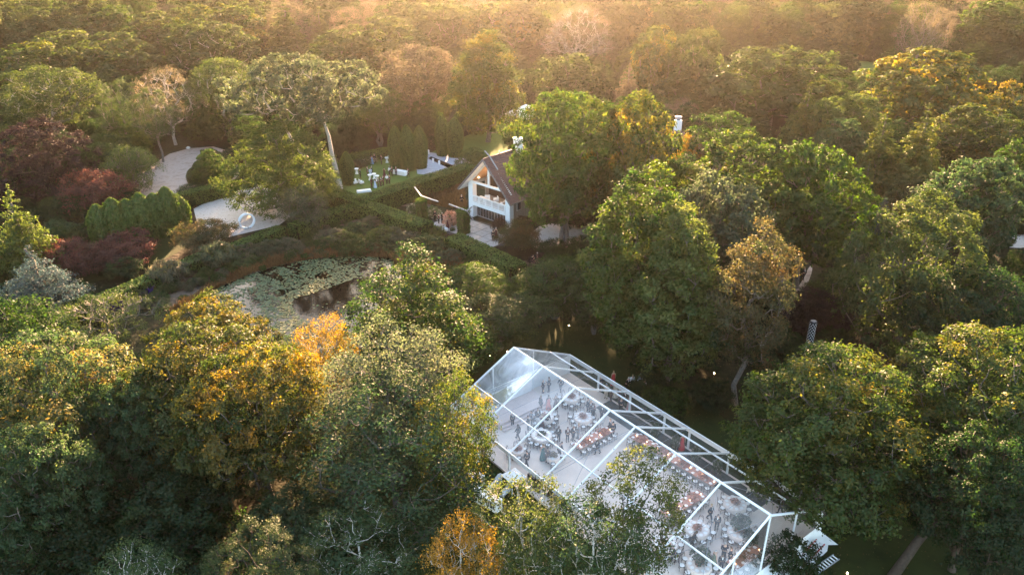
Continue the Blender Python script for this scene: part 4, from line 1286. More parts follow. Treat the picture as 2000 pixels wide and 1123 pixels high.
# shrubs of the borders, each with its own spot
SH = [
 ('grassy', 'grey', 425, 480, 75, 3.2, 'silvery grassy shrub below the rust brown maple'),
 ('grassy', 'heather', 325, 515, 70, 3.0, 'twiggy pinkish grey shrub left of the silvery grassy one'),
 ('bush', 'heather', 480, 480, 60, 2.2, 'greyish perennial clump under the gravel court hedge, leftmost'),
 ('bush', 'grey', 520, 472, 55, 2.2, 'grey green perennial clump under the gravel court hedge, second'),
 ('bush', 'heather', 560, 468, 60, 2.2, 'brown green perennial clump left of the small willow foot'),
 ('grassy', 'olive', 470, 500, 60, 1.6, 'olive sedge clump at the water side below the perennials'),
 ('grassy', 'heather', 650, 452, 60, 2.2, 'pale grassy clump just right of the small willow'),
 ('bush', 'lime', 672, 455, 60, 2.2, 'lime green clump between willow and crossing hedge'),
 ('bush', 'green', 640, 462, 50, 2.0, 'fresh green leafy clump above the reed bank'),
 ('bush', 'cool', 700, 435, 55, 2.2, 'blue green clump right under the crossing hedge'),
 ('bush', 'heather', 720, 425, 55, 2.2, 'mauve flowering clump under the crossing hedge'),
 ('bush', 'lime', 745, 445, 55, 2.6, 'tall lime green clump in the middle of the border'),
 ('grassy', 'grey', 765, 448, 55, 2.2, 'silver grass in the middle of the border'),
 ('bush', 'heather', 790, 452, 60, 2.2, 'dusky purple clump near the end of the crossing hedge'),
 ('bush', 'green', 700, 465, 60, 1.7, 'broad leaved green clump above the russet sedge'),
 ('bush', 'olive', 740, 470, 60, 1.5, 'olive clump above the russet sedge'),
 ('bush', 'olive', 790, 474, 50, 1.6, 'small olive clump right of the silver grass'),
 ('bush', 'lime', 848, 440, 38, 2.2, 'bright lime shrub by the white boulder'),
 ('bush', 'lime', 825, 462, 70, 2.2, 'pale yellow green spreading shrub left of the terrace hedge'),
 ('bush', 'palegold', 855, 468, 60, 2.0, 'pale gold variegated shrub against the terrace hedge'),
 ('bush', 'grey', 880, 490, 55, 1.8, 'grey lavender clump below the terrace hedge'),
 ('bush', 'white', 808, 398, 26, 2.0, 'white rose bush left of the left ivy pillar'),
 ('bush', 'white', 846, 404, 30, 2.0, 'white rose bush between the two ivy pillars'),
 ('bush', 'blush', 880, 412, 30, 2.6, 'tall flower urn spray of orange and white beside the right ivy pillar'),
 ('bush', 'white', 897, 412, 24, 2.2, 'white hydrangea in front of the house post'),
 ('bush', 'copper', 974, 428, 32, 2.0, 'dark copper shrub at the right end of the glass wall'),
 ('bush', 'copper', 1020, 425, 45, 1.7, 'dark red low shrub along the right wall of the house'),
 ('bush', 'heather', 700, 312, 30, 1.6, 'pale flower bed clump behind the lawn party, left'),
 ('bush', 'white', 722, 306, 30, 1.4, 'pale flower bed clump behind the lawn party, right'),
 ('bush', 'russet', 695, 316, 26, 1.4, 'reddish shrub beside the lawn party flower bed'),
 ('bush', 'heather', 842, 262, 40, 3.0, 'pink flowered shrub between the clipped yews'),
 ('bush', 'deep', 130, 478, 60, 2.2, 'dark shrub behind the leftmost red maple'),
 ('bush', 'cool', 110, 432, 60, 2.6, 'spiky blue green shrub above the red maples'),
 ('bush', 'deep', 155, 440, 60, 2.4, 'dark evergreen shrub above the red maples'),
 ('bush', 'deep', 1200, 470, 70, 3.0, 'dark shrub at the right of the gravel drive'),
 ('bush', 'blue', 1145, 512, 70, 1.6, 'blue grey creeping juniper above the right cherry tree'),
 ('bush', 'copper', 1060, 500, 60, 2.0, 'brown shrub right of the clipped terrace hedge end'),
 ('bush', 'green', 1300, 760, 90, 2.6, 'leafy shrub under the tall trio close to the tent eave'),
]
for key, pal, cx, top, wp, h, lab in SH:
    p = at(cx, top, h * .95)
    w = wp * dist_of(p) / FPX
    plant(key, pal, (p.x, p.y), h, w, lab, 'shrub', 'shrub', 'brown')
def crown_src2(key):
    for o in bpy.data.objects:
        if o.name.startswith('crown') and o.data is PROTO[key][0]: return o


# uncounted low growth that fills the beds between the shrubs
rb = random.Random(41)
bed = [q for q in sample_poly(MIDBED, 420, rb) if not inside(q[0], q[1], POND)]
scatter('border_ground_cover', bed, [(crown_src2('bush'), LM['olive'], 0.55), (crown_src2('bush'), LM['heather'], 0.5), (crown_src2('grassy'), LM['green'], 0.6), (crown_src2('bush'), LM['green'], 0.5)], 71, 0.6, 1.3)
plant('weeping', 'olive', at(215, 660), 5.2, 12.5, 'weeping tree with bare twisted pale branches beside the orange oaks', 'tree', 'weeping_tree', 'grey', 0.4)

# tall leaning oak stem with a sawn-off limb at lower right
root = empty('leaning_trunk', at(1740, 1128), 0, 'leaning bare oak trunk with a pale broken limb at lower right', 'tree')
mb = MB()
a = at(1740, 1128); pts = [Vector((0, 0, -.2)), at(1790, 1060, 2.6) - a, at(1850, 985, 6.0) - a, at(1885, 930, 8.5) - a, at(1900, 880, 10.5) - a]
mb.tube(pts, [0.42, 0.34, 0.29, 0.22, 0.08], 9)
mb.build('trunk', BARK['brown'], root, smooth=True)
mb = MB()
q0 = at(1838, 965, 6.2) - a
mb.tube([q0, at(1858, 975, 6.5) - a, at(1878, 998, 6.2) - a], [.16, .14, .12], 7)
mb.tube([at(1860, 980, 6.4) - a, at(1845, 1005, 6.0) - a, at(1830, 1027, 5.6) - a], [.10, .08, .04], 6)
mb.build('broken_limb', BARK['grey'], root, smooth=True)

# fallen leaves strewn over the shaded lawn and under the oaks
rngl = np.random.default_rng(91)
nlv = 16000
fp = np.stack([rngl.uniform(-45, 45, nlv), rngl.uniform(38, 92, nlv), rngl.uniform(0.02, 0.06, nlv)], 1)
kk = np.sin(fp[:, 0] * 0.5 + 1.7) * np.cos(fp[:, 1] * 0.43) + rngl.normal(0, .5, nlv) > -0.1
dv = (fp[:, 0] - .155) * .785 + (fp[:, 1] - 68.9) * .619
dt = (fp[:, 0] - .155) * .619 - (fp[:, 1] - 68.9) * .785
kk &= ~((np.abs(dv) < 8.2) & (dt > -.5) & (dt < 32.5))
fp = np.array([q for q in fp[kk] if not inside(q[0], q[1], POND)])
me = leaf_mesh('fallen_leaves', fp, nrm(np.array([0, 0, 1.0]) + rngl.normal(size=fp.shape) * .3), np.full(len(fp), .16), rngl.normal(.55, .25, len(fp)), LM['russet'], rngl)
o = obj('fallen_leaves', me); o['kind'] = 'stuff'


# ------------------------------------------------------------------ the white gabled house
LAMPGLOW = emit_mat('lamp_glow', (1.0, 0.72, 0.42), 3.0)
TILE = noise_mat('roof_tile', (0.045, 0.020, 0.018), (0.13, 0.07, 0.06), 2.6, 0.8, c3=(0.085, 0.040, 0.034), detail=8)
SLATE = flat('roof_edge', (0.14, 0.13, 0.13), 0.7, 0.2)
WARMWOOD = noise_mat('warm_ceiling_boards', (0.28, 0.16, 0.09), (0.40, 0.25, 0.15), 3, 0.6)


def tiled_slope(p0, along, down, La, Ld, tw, td, seed):
    """rows of overlapping roof tiles, one mesh"""
    rng = random.Random(seed)
    mb = MB()
    nrm_ = along.cross(down).normalized()
    if nrm_.z < 0: nrm_ = -nrm_
    nr, nc = int(Ld / td), int(La / tw)
    for r_ in range(nr):
        for c_ in range(nc):
            o_ = (0.5 * tw if r_ % 2 else 0)
            s0 = min(La, max(0, c_ * tw + o_)); s1 = min(La, s0 + tw * 0.96)
            lift = rng.uniform(0.0, 0.025)
            a = p0 + along * s0 + down * (r_ * td) + nrm_ * 0.03
            b = p0 + along * s1 + down * (r_ * td) + nrm_ * 0.03
            c = p0 + along * s1 + down * (r_ * td + td * 1.08) + nrm_ * (0.13 + lift)
            d = p0 + along * s0 + down * (r_ * td + td * 1.08) + nrm_ * (0.13 + lift)
            c2, d2 = c - nrm_ * 0.10, d - nrm_ * 0.10
            mb.add([a, b, c, d, c2, d2], [(0, 1, 2, 3), (3, 2, 4, 5)])
    return mb


HC = Vector((-3.6, 118.2, 0)); HA = math.atan2(-0.67, 0.74)
house = empty('gabled_house', HC, HA, 'white gabled house with red tiled roof, open balcony and glass wall', 'house')
EZ, RZ, HW, DP = 4.6, 10.6, 5.7, 12.0
FO = -1.3
# walls
mb = MB()
mb.box((3.95, 6.6, 2.85), (0.25, 10.6, 5.7)); mb.box((-3.95, 7.6, 2.85), (0.25, 8.6, 5.7)); mb.box((0, 11.9, 2.85), (8, .2, 5.7))
wall = mb.build('wall', GREYWOOD, house)
mb = MB()
for k in range(26): mb.box((4.10, 1.6 + k * 0.4, 2.8), (0.05, 0.34, 5.5))
mb.build('siding', GREYWOOD, wall, kind='stuff')
for x in (-4.0, 4.0):
    mb = MB(); mb.box((x, 0.35, 2.9), (0.95, 0.9, 5.8)); mb.build('corner_post', WHITE, house)
# balcony: floor, fascia, rear wall, railing
mb = MB(); mb.box((0, 2.0, 2.55), (7.0, 4.0, 0.25)); mb.build('balcony_floor', GREYWOOD, house)
mb = MB(); mb.box((0, -0.12, 2.42), (7.05, 0.14, 0.6)); mb.build('fascia', WHITE, house)
mb = MB()
for z in (1.25, 4.3): mb.box((0, 4.05, z), (7.6, 0.15, 2.4 if z < 2 else 3.2))
mb.build('rear_wall', DARKWOOD, house)
rail = MB(); rail.box((0, -0.1, 3.78), (7.05, 0.16, 0.12)).box((0, -0.1, 2.86), (7.05, 0.1, 0.08))
for k in range(6): rail.box((-3.5 + k * 1.4, -0.1, 3.2), (0.16, 0.14, 1.05))
rl = rail.build('railing', WHITE, house)
mb = MB()
for k in range(35):
    if k % 7: mb.box((-3.5 + k * 0.2, -0.1, 3.3), (0.07, 0.07, 0.84))
mb.build('balusters', WHITE, rl, kind='stuff')
# timber frame of the gable
for p, q, w in (((-4, 0, 6.0), (4, 0, 6.0), .32), ((0, 0, 6.1), (0, 0, RZ - .3), .30), ((2.1, 0, 6.1), (2.1, 0, 8.1), .24),
                ((0, 3.9, 6.0), (0, 3.9, RZ - .5), .26), ((-3.6, 3.9, 7.2), (3.6, 3.9, 7.2), .3), ((1.2, 0, RZ - 1.5), (0, 0, RZ - 0.9), .2)):
    mb = MB(); mb.bar(p, q, w, w * .9, up=(0, 1, 0)); mb.build('timber', WHITE, house)
for s in (-1, 1):
    mb = MB(); mb.bar((s * 4.6, 0.02, EZ + 1.05), (0, 0.02, RZ - .28), 0.34, 0.3, up=(0, 1, 0)); mb.build('rafter', WHITE, house)
# roof: two slopes, tiles on both, white underside
for s in (-1, 1):
    mb = MB()
    e0, e1 = Vector((s * HW, FO, EZ)), Vector((s * HW, DP, EZ)); r0, r1 = Vector((0, FO, RZ)), Vector((0, DP, RZ))
    n_ = Vector((s * (RZ - EZ), 0, HW)).normalized() * 0.16
    vs = [e0, e1, r1, r0, e0 - n_, e1 - n_, r1 - n_, r0 - n_]
    mb.add(vs, [(0, 1, 2, 3), (7, 6, 5, 4), (0, 4, 5, 1), (1, 5, 6, 2), (3, 7, 4, 0)], 0)
    mb.m[1] = 1
    rf = mb.build('roof', [SLATE, WHITE], house)
    down = (e0 - r0).normalized()
    t = tiled_slope(r0, Vector((0, 1, 0)), down, DP - FO, (e0 - r0).length - .1, 0.36, 0.30, 11 + s)
    t.build('roof_tiles', TILE, rf, kind='stuff')
    mb = MB(); mb.bar(r0 + Vector((0, -.04, .06)), e0 + Vector((0, -.04, .06)), 0.10, 0.24, up=(0, 1, 0)); mb.build('bargeboard', SLATE, rf)
    mb = MB()
    for k in range(5):
        f = (k + .6) / 5.4
        p = r0.lerp(e0, f) - n_ * 1.05
        mb.bar(p + Vector((0, .1, 0)), p + Vector((0, 3.2, 0)), 0.10, 0.10)
    mb.build('soffit_rafters', WHITE, rf)
    mb = MB()   # boarded ceiling of the loggia
    a, b = Vector((s * 4.4, 0.4, EZ + 1.0)), Vector((0, .4, RZ - .55))
    mb.add([a, a + Vector((0, 3.5, 0)), b + Vector((0, 3.5, 0)), b], [(0, 1, 2, 3)])
    mb.build('ceiling', WARMWOOD, house)
    for k in range(2):
        p = a.lerp(b, 0.18 + 0.42 * k)
        mb = MB(); mb.lathe([(.10, 0), (.10, .06)], 10, (p.x - s * .05, p.y + 1.0 + k, p.z - .12)); mb.build('ceiling_light', LAMPGLOW, house)
mb = MB(); mb.bar((0, FO, RZ + .12), (0, DP, RZ + .12), 0.3, 0.14); mb.build('ridge_cap', TILE, house)
# strap that rides over the ridge
mb = MB(); mb.bar((-1.0, 0.2, RZ + .9), (0.05, 0.2, RZ + .22), .16, .12); mb.bar((0.05, .2, RZ + .24), (1.75, .2, RZ - 1.55), .22, .10); mb.build('roof_strap', STEEL, house)
mb = MB(); mb.bar((0, 2.4, RZ), (0, 2.4, RZ + .55), .12, .12); mb.build('ridge_finial', STEEL, house)
# chimney
mb = MB(); mb.box((0.2, 6.6, RZ + .45), (1.05, 1.05, 2.5)); ch = mb.build('chimney', WHITE, house)
mb = MB(); mb.box((0.2, 6.6, RZ + 1.75), (1.2, 1.2, .12)); mb.build('cap_slab', WHITE, ch)
mb = MB(); mb.lathe([(.3, 1.8), (.34, 2.1), (.42, 2.2), (.2, 2.4), (.02, 2.45)], 12, (0.2, 6.6, RZ)); mb.build('chimney_pot', STEEL, ch)
# glass wall below the balcony
for k in range(11):
    x = -3.45 + k * 0.63
    mb = MB(); mb.box((x + .31, 0.85, 1.1), (0.60, 0.02, 2.15)); pane = mb.build('glass_panel', GLASS, house)
    mb = MB(); mb.box((x, 0.85, 1.1), (0.05, 0.08, 2.2)); mb.build('mullion', STEEL, pane)
mb = MB(); mb.box((0, .85, .06), (7.1, .16, .12)); mb.build('sill', STEEL, house)
mb = MB(); mb.box((-1.9, 3.9, 1.2), (1.9, .08, 1.5)); mb.build('orange_reflection', flat('orange_reflection_paint', (0.55, 0.17, 0.06), 0.6), house)  # orange board added to imitate the orange reflection in the glass
mb = MB(); mb.lathe([(.03, .16), (.13, .08), (.16, 0), (.1, -.1), (.02, -.13)], 12, (0.4, 1.5, 1.55)); mb.build('pendant_lamp', emit_mat('bulb', (1, .86, .66), 9), house)
# the lamps that show lit inside the house
for nm, loc, en in (('pendant_lamplight', (0.4, 1.5, 1.4), 14), ('loggia_lamplight', (0, 2.0, 7.2), 22)):
    ld = bpy.data.lights.new(nm, 'POINT'); ld.energy = en; ld.color = (1.0, .66, .36); ld.shadow_soft_size = .15
    lo = bpy.data.objects.new(nm, ld); link(lo, house); lo.location = loc
# windows on the right wall
for y in (2.4, 5.2):
    mb = MB(); mb.box((4.16, y, 3.2), (.06, 1.0, 1.5)); w_ = mb.build('window', WHITE, house)
    mb = MB(); mb.box((4.205, y, 3.2), (.03, .8, 1.3)); mb.build('pane', flat('dark_pane', (.03, .04, .05), .1, spec=.6), w_)

# terrace of big pale slabs
ter = sheet('terrace', TERRACE, 0.02, flat('terrace_joint', (0.04, 0.04, 0.04), .9))
rot = HA
PAV = [noise_mat('paving_stone', (0.26, 0.235, 0.22), (0.38, 0.35, 0.33), 1.6, 0.8), noise_mat('paving_stone_cool', (0.23, 0.22, 0.21), (0.34, 0.32, 0.31), 1.6, 0.8)]
u_, v_ = Vector((math.cos(HA), math.sin(HA), 0)), Vector((-math.sin(HA), math.cos(HA), 0))
for i in range(-5, 5):
    for j in range(-6, 1):
        c = HC + u_ * (i * 1.95 + .4) + v_ * (j * 1.95 - .2)
        if not inside(c.x, c.y, TERRACE): continue
        mb = MB(); mb.box((c.x, c.y, 0.045), (1.83, 1.83, .05), HA)
        mb.build('paving_slab', PAV[(i * 3 + j) % 2], ter)

# pool and its deck
sheet('pool_deck', POOLDECK, 0.016, BLUESTONE)
pw = poly_px([(836, 310), (842, 306), (888, 325), (880, 331)])
sheet('pool', pw, 0.03, water_mat())

# far building with a chimney behind the great oak
r0 = at(1318, 252, 9.0)
fh = empty('far_house', (r0.x, r0.y, 0), R(-62), 'far house behind the great oak, brown roof and white chimney', 'house')
mb = MB(); mb.box((5, 0, 2.6), (9.6, 8, 5.2)); mb.build('wall', WHITE, fh)
for s in (-1, 1):
    mb = MB()
    vs = [(0, 0, 9), (10, 0, 9), (10, s * 5, 4.6), (0, s * 5, 4.6), (0, 0, 8.8), (10, 0, 8.8), (10, s * 5, 4.4), (0, s * 5, 4.4)]
    mb.add(vs, [(0, 1, 2, 3), (7, 6, 5, 4), (0, 3, 7, 4), (1, 5, 6, 2), (3, 2, 6, 7)])
    rf = mb.build('roof', SLATE, fh)
    t = tiled_slope(Vector((0, 0, 9)), Vector((1, 0, 0)), Vector((0, s * 5, -4.4)).normalized(), 10, 6.6, .45, .36, 31 + s)
    t.build('roof_tiles', TILE, rf, kind='stuff')
for k in range(2):
    mb = MB(); mb.bar((1.2 + 2.2 * k, -1.2 - k, 8.1 - .9 * k), (2.6 + 2.2 * k, -1.2 - k, 8.1 - .9 * k), .12, .12); mb.build('snow_bar', STEEL, fh)
mb = MB(); mb.box((0.5, 0.2, 9.4), (1.0, 1.0, 2.6)); ch = mb.build('chimney', WHITE, fh)
mb = MB(); mb.lathe([(.4, 10.7), (.4, 10.95), (.6, 11.0), (.6, 11.3), (.1, 11.4)], 12, (.5, .2, 0)); mb.build('chimney_pot', STEEL, ch)

# small white marquee on the back lawn
mp = at(1027, 240)
mq = empty('marquee', (mp.x, mp.y, 0), R(-35), 'small white party marquee on the back lawn beyond the house', 'marquee')
w2 = 3.4
mb = MB(); mb.add([(-w2, -w2, 2.4), (w2, -w2, 2.4), (w2, w2, 2.4), (-w2, w2, 2.4), (0, 0, 4.2)], [(0, 1, 4), (1, 2, 4), (2, 3, 4), (3, 0, 4)]); mb.build('canopy', VINYL, mq)
for x, y in ((-w2, -w2), (w2, -w2), (w2, w2), (-w2, w2)):
    mb = MB(); mb.bar((x, y, 0), (x, y, 2.4), .1, .1); mb.build('pole', ALU, mq)
mb = MB(); mb.box((-w2, 0, 2.1), (.04, 6.8, .6)).box((0, -w2, 2.1), (6.8, .04, .6)); mb.build('valance', VINYL, mq)
mb = MB(); mb.box((-w2 + .02, -1.5, 1.1), (.03, 3.6, 2.0)); mb.build('side_curtain', VINYL, mq)


# ------------------------------------------------------------------ the clear-roofed tent
TA = Vector((0.155, 68.9, 0)); TANG = -0.903
ZE, ZR, TW = 2.54, 6.28, 7.71
B, SB = 4.57, 3.08
TF = [0, B, 2 * B, 3 * B, 3 * B + SB, 4 * B + SB, 5 * B + SB, 6 * B + SB]
TL = TF[-1]
FL = 0.25                                   # floor height
tu = Vector((math.cos(TANG), math.sin(TANG), 0)); tv = Vector((-math.sin(TANG), math.cos(TANG), 0))


def tent_xy(p):
    d = p - TA
    return d.dot(tu), d.dot(tv)


tent = empty('event_tent', TA, TANG, 'long clear roofed event tent with white aluminium frame set for dinner', 'tent')
FLOORM = noise_mat('tent_floor', (0.60, 0.49, 0.42), (0.70, 0.585, 0.51), 0.35, 0.6, detail=6)
mb = MB(); mb.box((TL / 2, 0, FL / 2 + .02), (TL + .4, 2 * TW + .3, FL - .04)); mb.build('floor', FLOORM, tent)
for i, t in enumerate(TF):
    for s in (-1, 1):
        mb = MB(); mb.bar((t, 0, ZR), (t, s * TW, ZE), 0.12, 0.15, up=(0, 0, 1)); mb.build('rafter', ALU, tent)
        mb = MB(); mb.bar((t, s * TW, 0), (t, s * TW, ZE), 0.16, 0.16); mb.build('post', ALU, tent)
for t, ks in ((0, (-.34, .34)), (TL, (-.5, 0, .5))):
    for k in ks:
        mb = MB(); mb.bar((t, k * TW, FL), (t, k * TW, ZE + (ZR - ZE) * (1 - abs(k))), .12, .12); mb.build('gable_post', ALU, tent)
for k, w in ((0, .13), (-.64, .08), (.64, .08), (-1, .10), (1, .10)):
    z = ZE + (ZR - ZE) * (1 - abs(k)) + (.06 if k == 0 else .02)
    mb = MB(); mb.bar((0, k * TW, z), (TL, k * TW, z), w, .14); mb.build('ridge_beam' if k == 0 else ('eave_beam' if abs(k) == 1 else 'purlin'), ALU, tent)
for i in range(7):
    a, b = TF[i] + .11, TF[i + 1] - .11
    for s in (-1, 1):
        z = lambda k: ZE + (ZR - ZE) * (1 - k) + .10
        mb = MB()
        nk, nt_ = 14, 8
        for q in range(nk + 1):
            k0 = .01 + .98 * q / nk
            for r_ in range(nt_ + 1):
                f = r_ / nt_
                sag = .09 * math.sin(PI * f) * (.5 + .5 * math.sin(PI * k0)) + .018 * math.sin(PI * f) * math.sin(9 * k0 + 3 * i + 5 * f)
                mb.v.append((a + (b - a) * f, s * TW * k0, z(k0) - sag + .02))
        for q in range(nk):
            for r_ in range(nt_):
                c0 = q * (nt_ + 1) + r_
                mb.f.append([c0, c0 + 1, c0 + nt_ + 2, c0 + nt_ + 1]); mb.m.append(0)
        mb.build('roof_panel', CLEAR, tent, smooth=True)
        # bracing cables under the roof
        if i in (0, 3, 6):
            mb = MB()
            mb.bar((a, s * TW * .06, z(.06) - .2), (b, s * TW * .95, z(.95) - .2), .025, .025)
            mb.bar((b, s * TW * .06, z(.06) - .2), (a, s * TW * .95, z(.95) - .2), .025, .025)
            mb.build('brace_cable', STEEL, tent)
    mb = MB(); mb.bar((a, -TW * .9, ZE + .5), (a + (b - a) * .02, TW * .9, ZE + .5), .02, .02); mb.build('tie_cable', STEEL, tent)
    # rolled white valance along both eaves, clear walls on the near side
    for s in (-1, 1):
        mb = MB(); mb.box(((a + b) / 2, s * (TW - .02), ZE - .24), (b - a, .05, .28)); mb.build('valance', VINYL, tent)
    if i not in (2, 3):
        mb = MB(); mb.add([(a, -TW - .02, FL), (b, -TW - .02, FL), (b, -TW - .02, ZE - .5), (a, -TW - .02, ZE - .5)], [(0, 1, 2, 3)])
        mb.build('side_wall', CLEAR, tent)
FROST = clear_mat('frosted_liner', (0.8, 0.84, 0.88), refl=0.03, haze=0.55, hcol=(0.62, 0.66, 0.70))
mb = MB(); mb.add([(-.02, -TW, FL), (-.02, TW, FL), (-.02, TW, ZE), (-.02, -TW, ZE)], [(0, 1, 2, 3)]); mb.build('end_wall', VINYL, tent)
mb = MB(); mb.add([(-.02, -TW, ZE + .02), (-.02, TW, ZE + .02), (-.02, 0, ZR - .1)], [(0, 1, 2)]); mb.build('gable_panel', FROST, tent)
for s in (-1, 1):
    for k0, k1 in ((.01, .49), (.51, .99)):
        zt = lambda k: ZE + (ZR - ZE) * (1 - k) - .1
        mb = MB(); mb.add([(TL + .02, s * TW * k0, FL), (TL + .02, s * TW * k1, FL), (TL + .02, s * TW * k1, zt(k1)), (TL + .02, s * TW * k0, zt(k0))], [(0, 1, 2, 3)])
        mb.build('gable_panel', CLEAR, tent)
# white skirt dropping from the floor edge at the right end, curtain gathered at its far corner
mb = MB()
cols = 24
for i in range(cols + 1):
    y = -TW - .2 + (2 * TW + .4) * i / cols
    wv = .10 * math.sin(i * 2.4) + .06 * math.sin(i * 5.1)
    for j, (dx, z) in enumerate(((.06, FL + .55), (.12, FL + .1), (.7 + wv, .16 + wv * .3), (1.7 + wv * 2, .06))):
        mb.v.append((TL + dx, y, z))
for i in range(cols):
    for j in range(3):
        mb.f.append([i * 4 + j, i * 4 + j + 1, (i + 1) * 4 + j + 1, (i + 1) * 4 + j]); mb.m.append(0)
mb.build('white_skirt', VINYL, tent, smooth=True)
mb = MB()
for i in range(13):
    a = i / 12
    y = TW - 1.5 * (1 - a) ** 1.5
    mb.v += [(TL + .1 + .12 * math.sin(i * 2.2), y + .1, ZE + .1), (TL + .18 + .12 * math.sin(i * 2.2 + .5), TW - .1 + .25 * a, FL)]
for i in range(12): mb.f.append([2 * i, 2 * i + 1, 2 * i + 3, 2 * i + 2]); mb.m.append(0)
mb.build('corner_curtain', VINYL, tent, smooth=True)
cp = TA + tu * ((TF[1] + TF[6]) / 2 + 1.0) + tv * 6.55
o = empty('aisle_darkness', (cp.x, cp.y, FL), TANG, 'dark sheet standing in for the darkness along the far aisle of the clear tent', 'dark_sheet')  # dark sheet added to imitate dark reflections over the far aisle
mb = MB(); mb.box((0, 0, .012), (TF[6] - TF[1] - 2.0, 2.1, .024)); mb.build('dark_sheet', noise_mat('painted_darkness', (.025, .03, .028), (.06, .065, .06), 3, 1.0), o)
# low stage with steps and back wall at the left end
st = empty('stage', TA + tu * 1.9 + tv * -1.2, TANG, 'low pale pink stage with steps inside the left end of the tent', 'stage')
PINKW = flat('pale_pink_board', (0.58, 0.46, 0.42), .6, .08)
mb = MB(); mb.box((0, 0, FL + .28), (3.0, 6.4, .5)); mb.build('platform', PINKW, st)
for k in range(2):
    mb = MB(); mb.box((1.68 + .34 * k, 0, FL + .18 - .1 * k), (.34, 6.4, .32 - .16 * k)); mb.build('step', PINKW, st)
mb = MB(); mb.box((-1.2, 0, FL + 1.4), (.12, 6.0, 1.7)); mb.build('backdrop', VINYL, st)

# ------------------------------------------------------------------ tables, chairs, place settings
def chair_mesh():
    f = MB()
    for x in (-.19, .19):
        f.bar((x, -.19, 0), (x, -.18, .45), .035, .035)
        f.tube([(x, .2, 0), (x, .19, .45), (x * .96, .24, .72), (x * .75, .26, .88)], [.02, .02, .018, .016], 5)
    f.tube([(-.145, .26, .88), (-.07, .265, .925), (.07, .265, .925), (.145, .26, .88)], .018, 5)
    f.bar((-.18, .24, .70), (.15, .25, .86), .022, .016); f.bar((.18, .24, .70), (-.15, .25, .86), .022, .016)
    f.box((0, 0, .445), (.42, .42, .03))
    f.bar((-.19, -.19, .2), (.19, -.19, .2), .02, .02); f.bar((-.19, .2, .2), (.19, .2, .2), .02, .02)
    c = MB(); c.lathe([(.19, .462), (.215, .48), (.205, .505), (.1, .515)], 10)
    return f.mesh('chair_frame', DARKWOOD), c.mesh('chair_cushion', CLOTH)


CH_F, CH_C = chair_mesh()


ORD = 'first second third fourth fifth sixth seventh eighth ninth tenth eleventh twelfth thirteenth fourteenth fifteenth sixteenth'.split()


def chair(x, y, z, rz, label, group=None):
    o = obj('dining_chair', CH_F, None, (x, y, z), rz)
    tag(o, label, 'chair', group)
    obj('cushion', CH_C, o)
    return o


PL = MB(); PL.lathe([(.075, 0), (.15, .008), (.155, .016), (.08, .010), (.01, .010)], 14)
PLATE = PL.mesh('plate', flat('white_china', (.82, .80, .78), .25, .03, spec=.5))
CN = MB(); CN.lathe([(.022, 0), (.022, .06), (.006, .065)], 8)
CANDLE = CN.mesh('candle', emit_mat('candle_glow', (1, .62, .30), 2.5))
LINEN = noise_mat('blush_linen', (0.66, 0.54, 0.48), (0.78, 0.68, 0.62), 2.5, .9)
ROSE = noise_mat('rose_wood_top', (0.30, 0.15, 0.11), (0.42, 0.23, 0.18), 3, .55)


def flowers(x, y, z, h, w, pal, label, name='flower_arrangement'):
    return plant('bush', pal, (x, y), h, w, label, 'flowers', name, 'brown'), z


def centrepiece(p, h, w, pal, label):
    o = plant('bush', pal, (p.x, p.y), h, w, label, 'flowers', 'flower_arrangement', 'brown')
    o.location.z = p.z
    TREES.pop()
    return o


def round_table(px, py, where, short, r=.92, nch=10, pal='blush', tall=False, seed=0):
    p = at(px, py, FL + .76)
    z = FL
    t = empty('round_table', (p.x, p.y, z), seed, f'round dinner table {where}', 'table')
    mb = MB(); mb.lathe([(r - .02, .72), (r, .735), (r, .755), (r - .02, .76), (.02, .76)], 28); mb.build('tabletop', LINEN, t)
    mb = MB()
    n = 40
    for k in range(n):
        a = 2 * PI * k / n
        wv = 1 + .035 * math.sin(k * PI / 2 * 1.0)
        mb.v += [((r + .005) * math.cos(a), (r + .005) * math.sin(a), .75), ((r + .03) * wv * math.cos(a), (r + .03) * wv * math.sin(a), .36)]
    for k in range(n):
        k2 = (k + 1) % n
        mb.f.append([2 * k, 2 * k + 1, 2 * k2 + 1, 2 * k2]); mb.m.append(0)
    mb.build('tablecloth_drop', LINEN, t, smooth=True)
    mb = MB(); mb.lathe([(.3, 0), (.28, .04), (.06, .08), (.06, .72)], 12); mb.build('pedestal', DARKMETAL, t)
    sh = min(range(nch), key=lambda k: abs(((2 * PI * (k + .5) / nch + seed - PI / 2) + PI) % (2 * PI) - PI))
    sh = sh - nch + 1
    for k in range(nch):
        a = 2 * PI * (k + .5) / nch + seed
        jr = r + .26 + .10 * math.sin(k * 3.7 + seed * 5)
        chair(p.x + jr * math.cos(a), p.y + jr * math.sin(a), z, a - PI / 2 + .12 * math.sin(k * 5.1 + seed), f'{ORD[(nch - 1 - k + sh) % nch]} chair clockwise from the top at the {short}', f'chairs at the {short}')
        o = obj('plate', PLATE, None, (p.x + (r - .24) * math.cos(a), p.y + (r - .24) * math.sin(a), z + .762))
        tag(o, f'{ORD[(nch - 1 - k + sh) % nch]} plate clockwise from the top on the {short}', 'plate', f'plates on the {short}')
    c = Vector((p.x, p.y, z + .76))
    centrepiece(c, .42, .75, pal, f'blush flower centrepiece on the {short}')
    if tall: centrepiece(Vector((p.x + .1, p.y + .1, z + .95)), 1.3, 1.5, 'cool', f'tall leafy arrangement rising over the {short}')


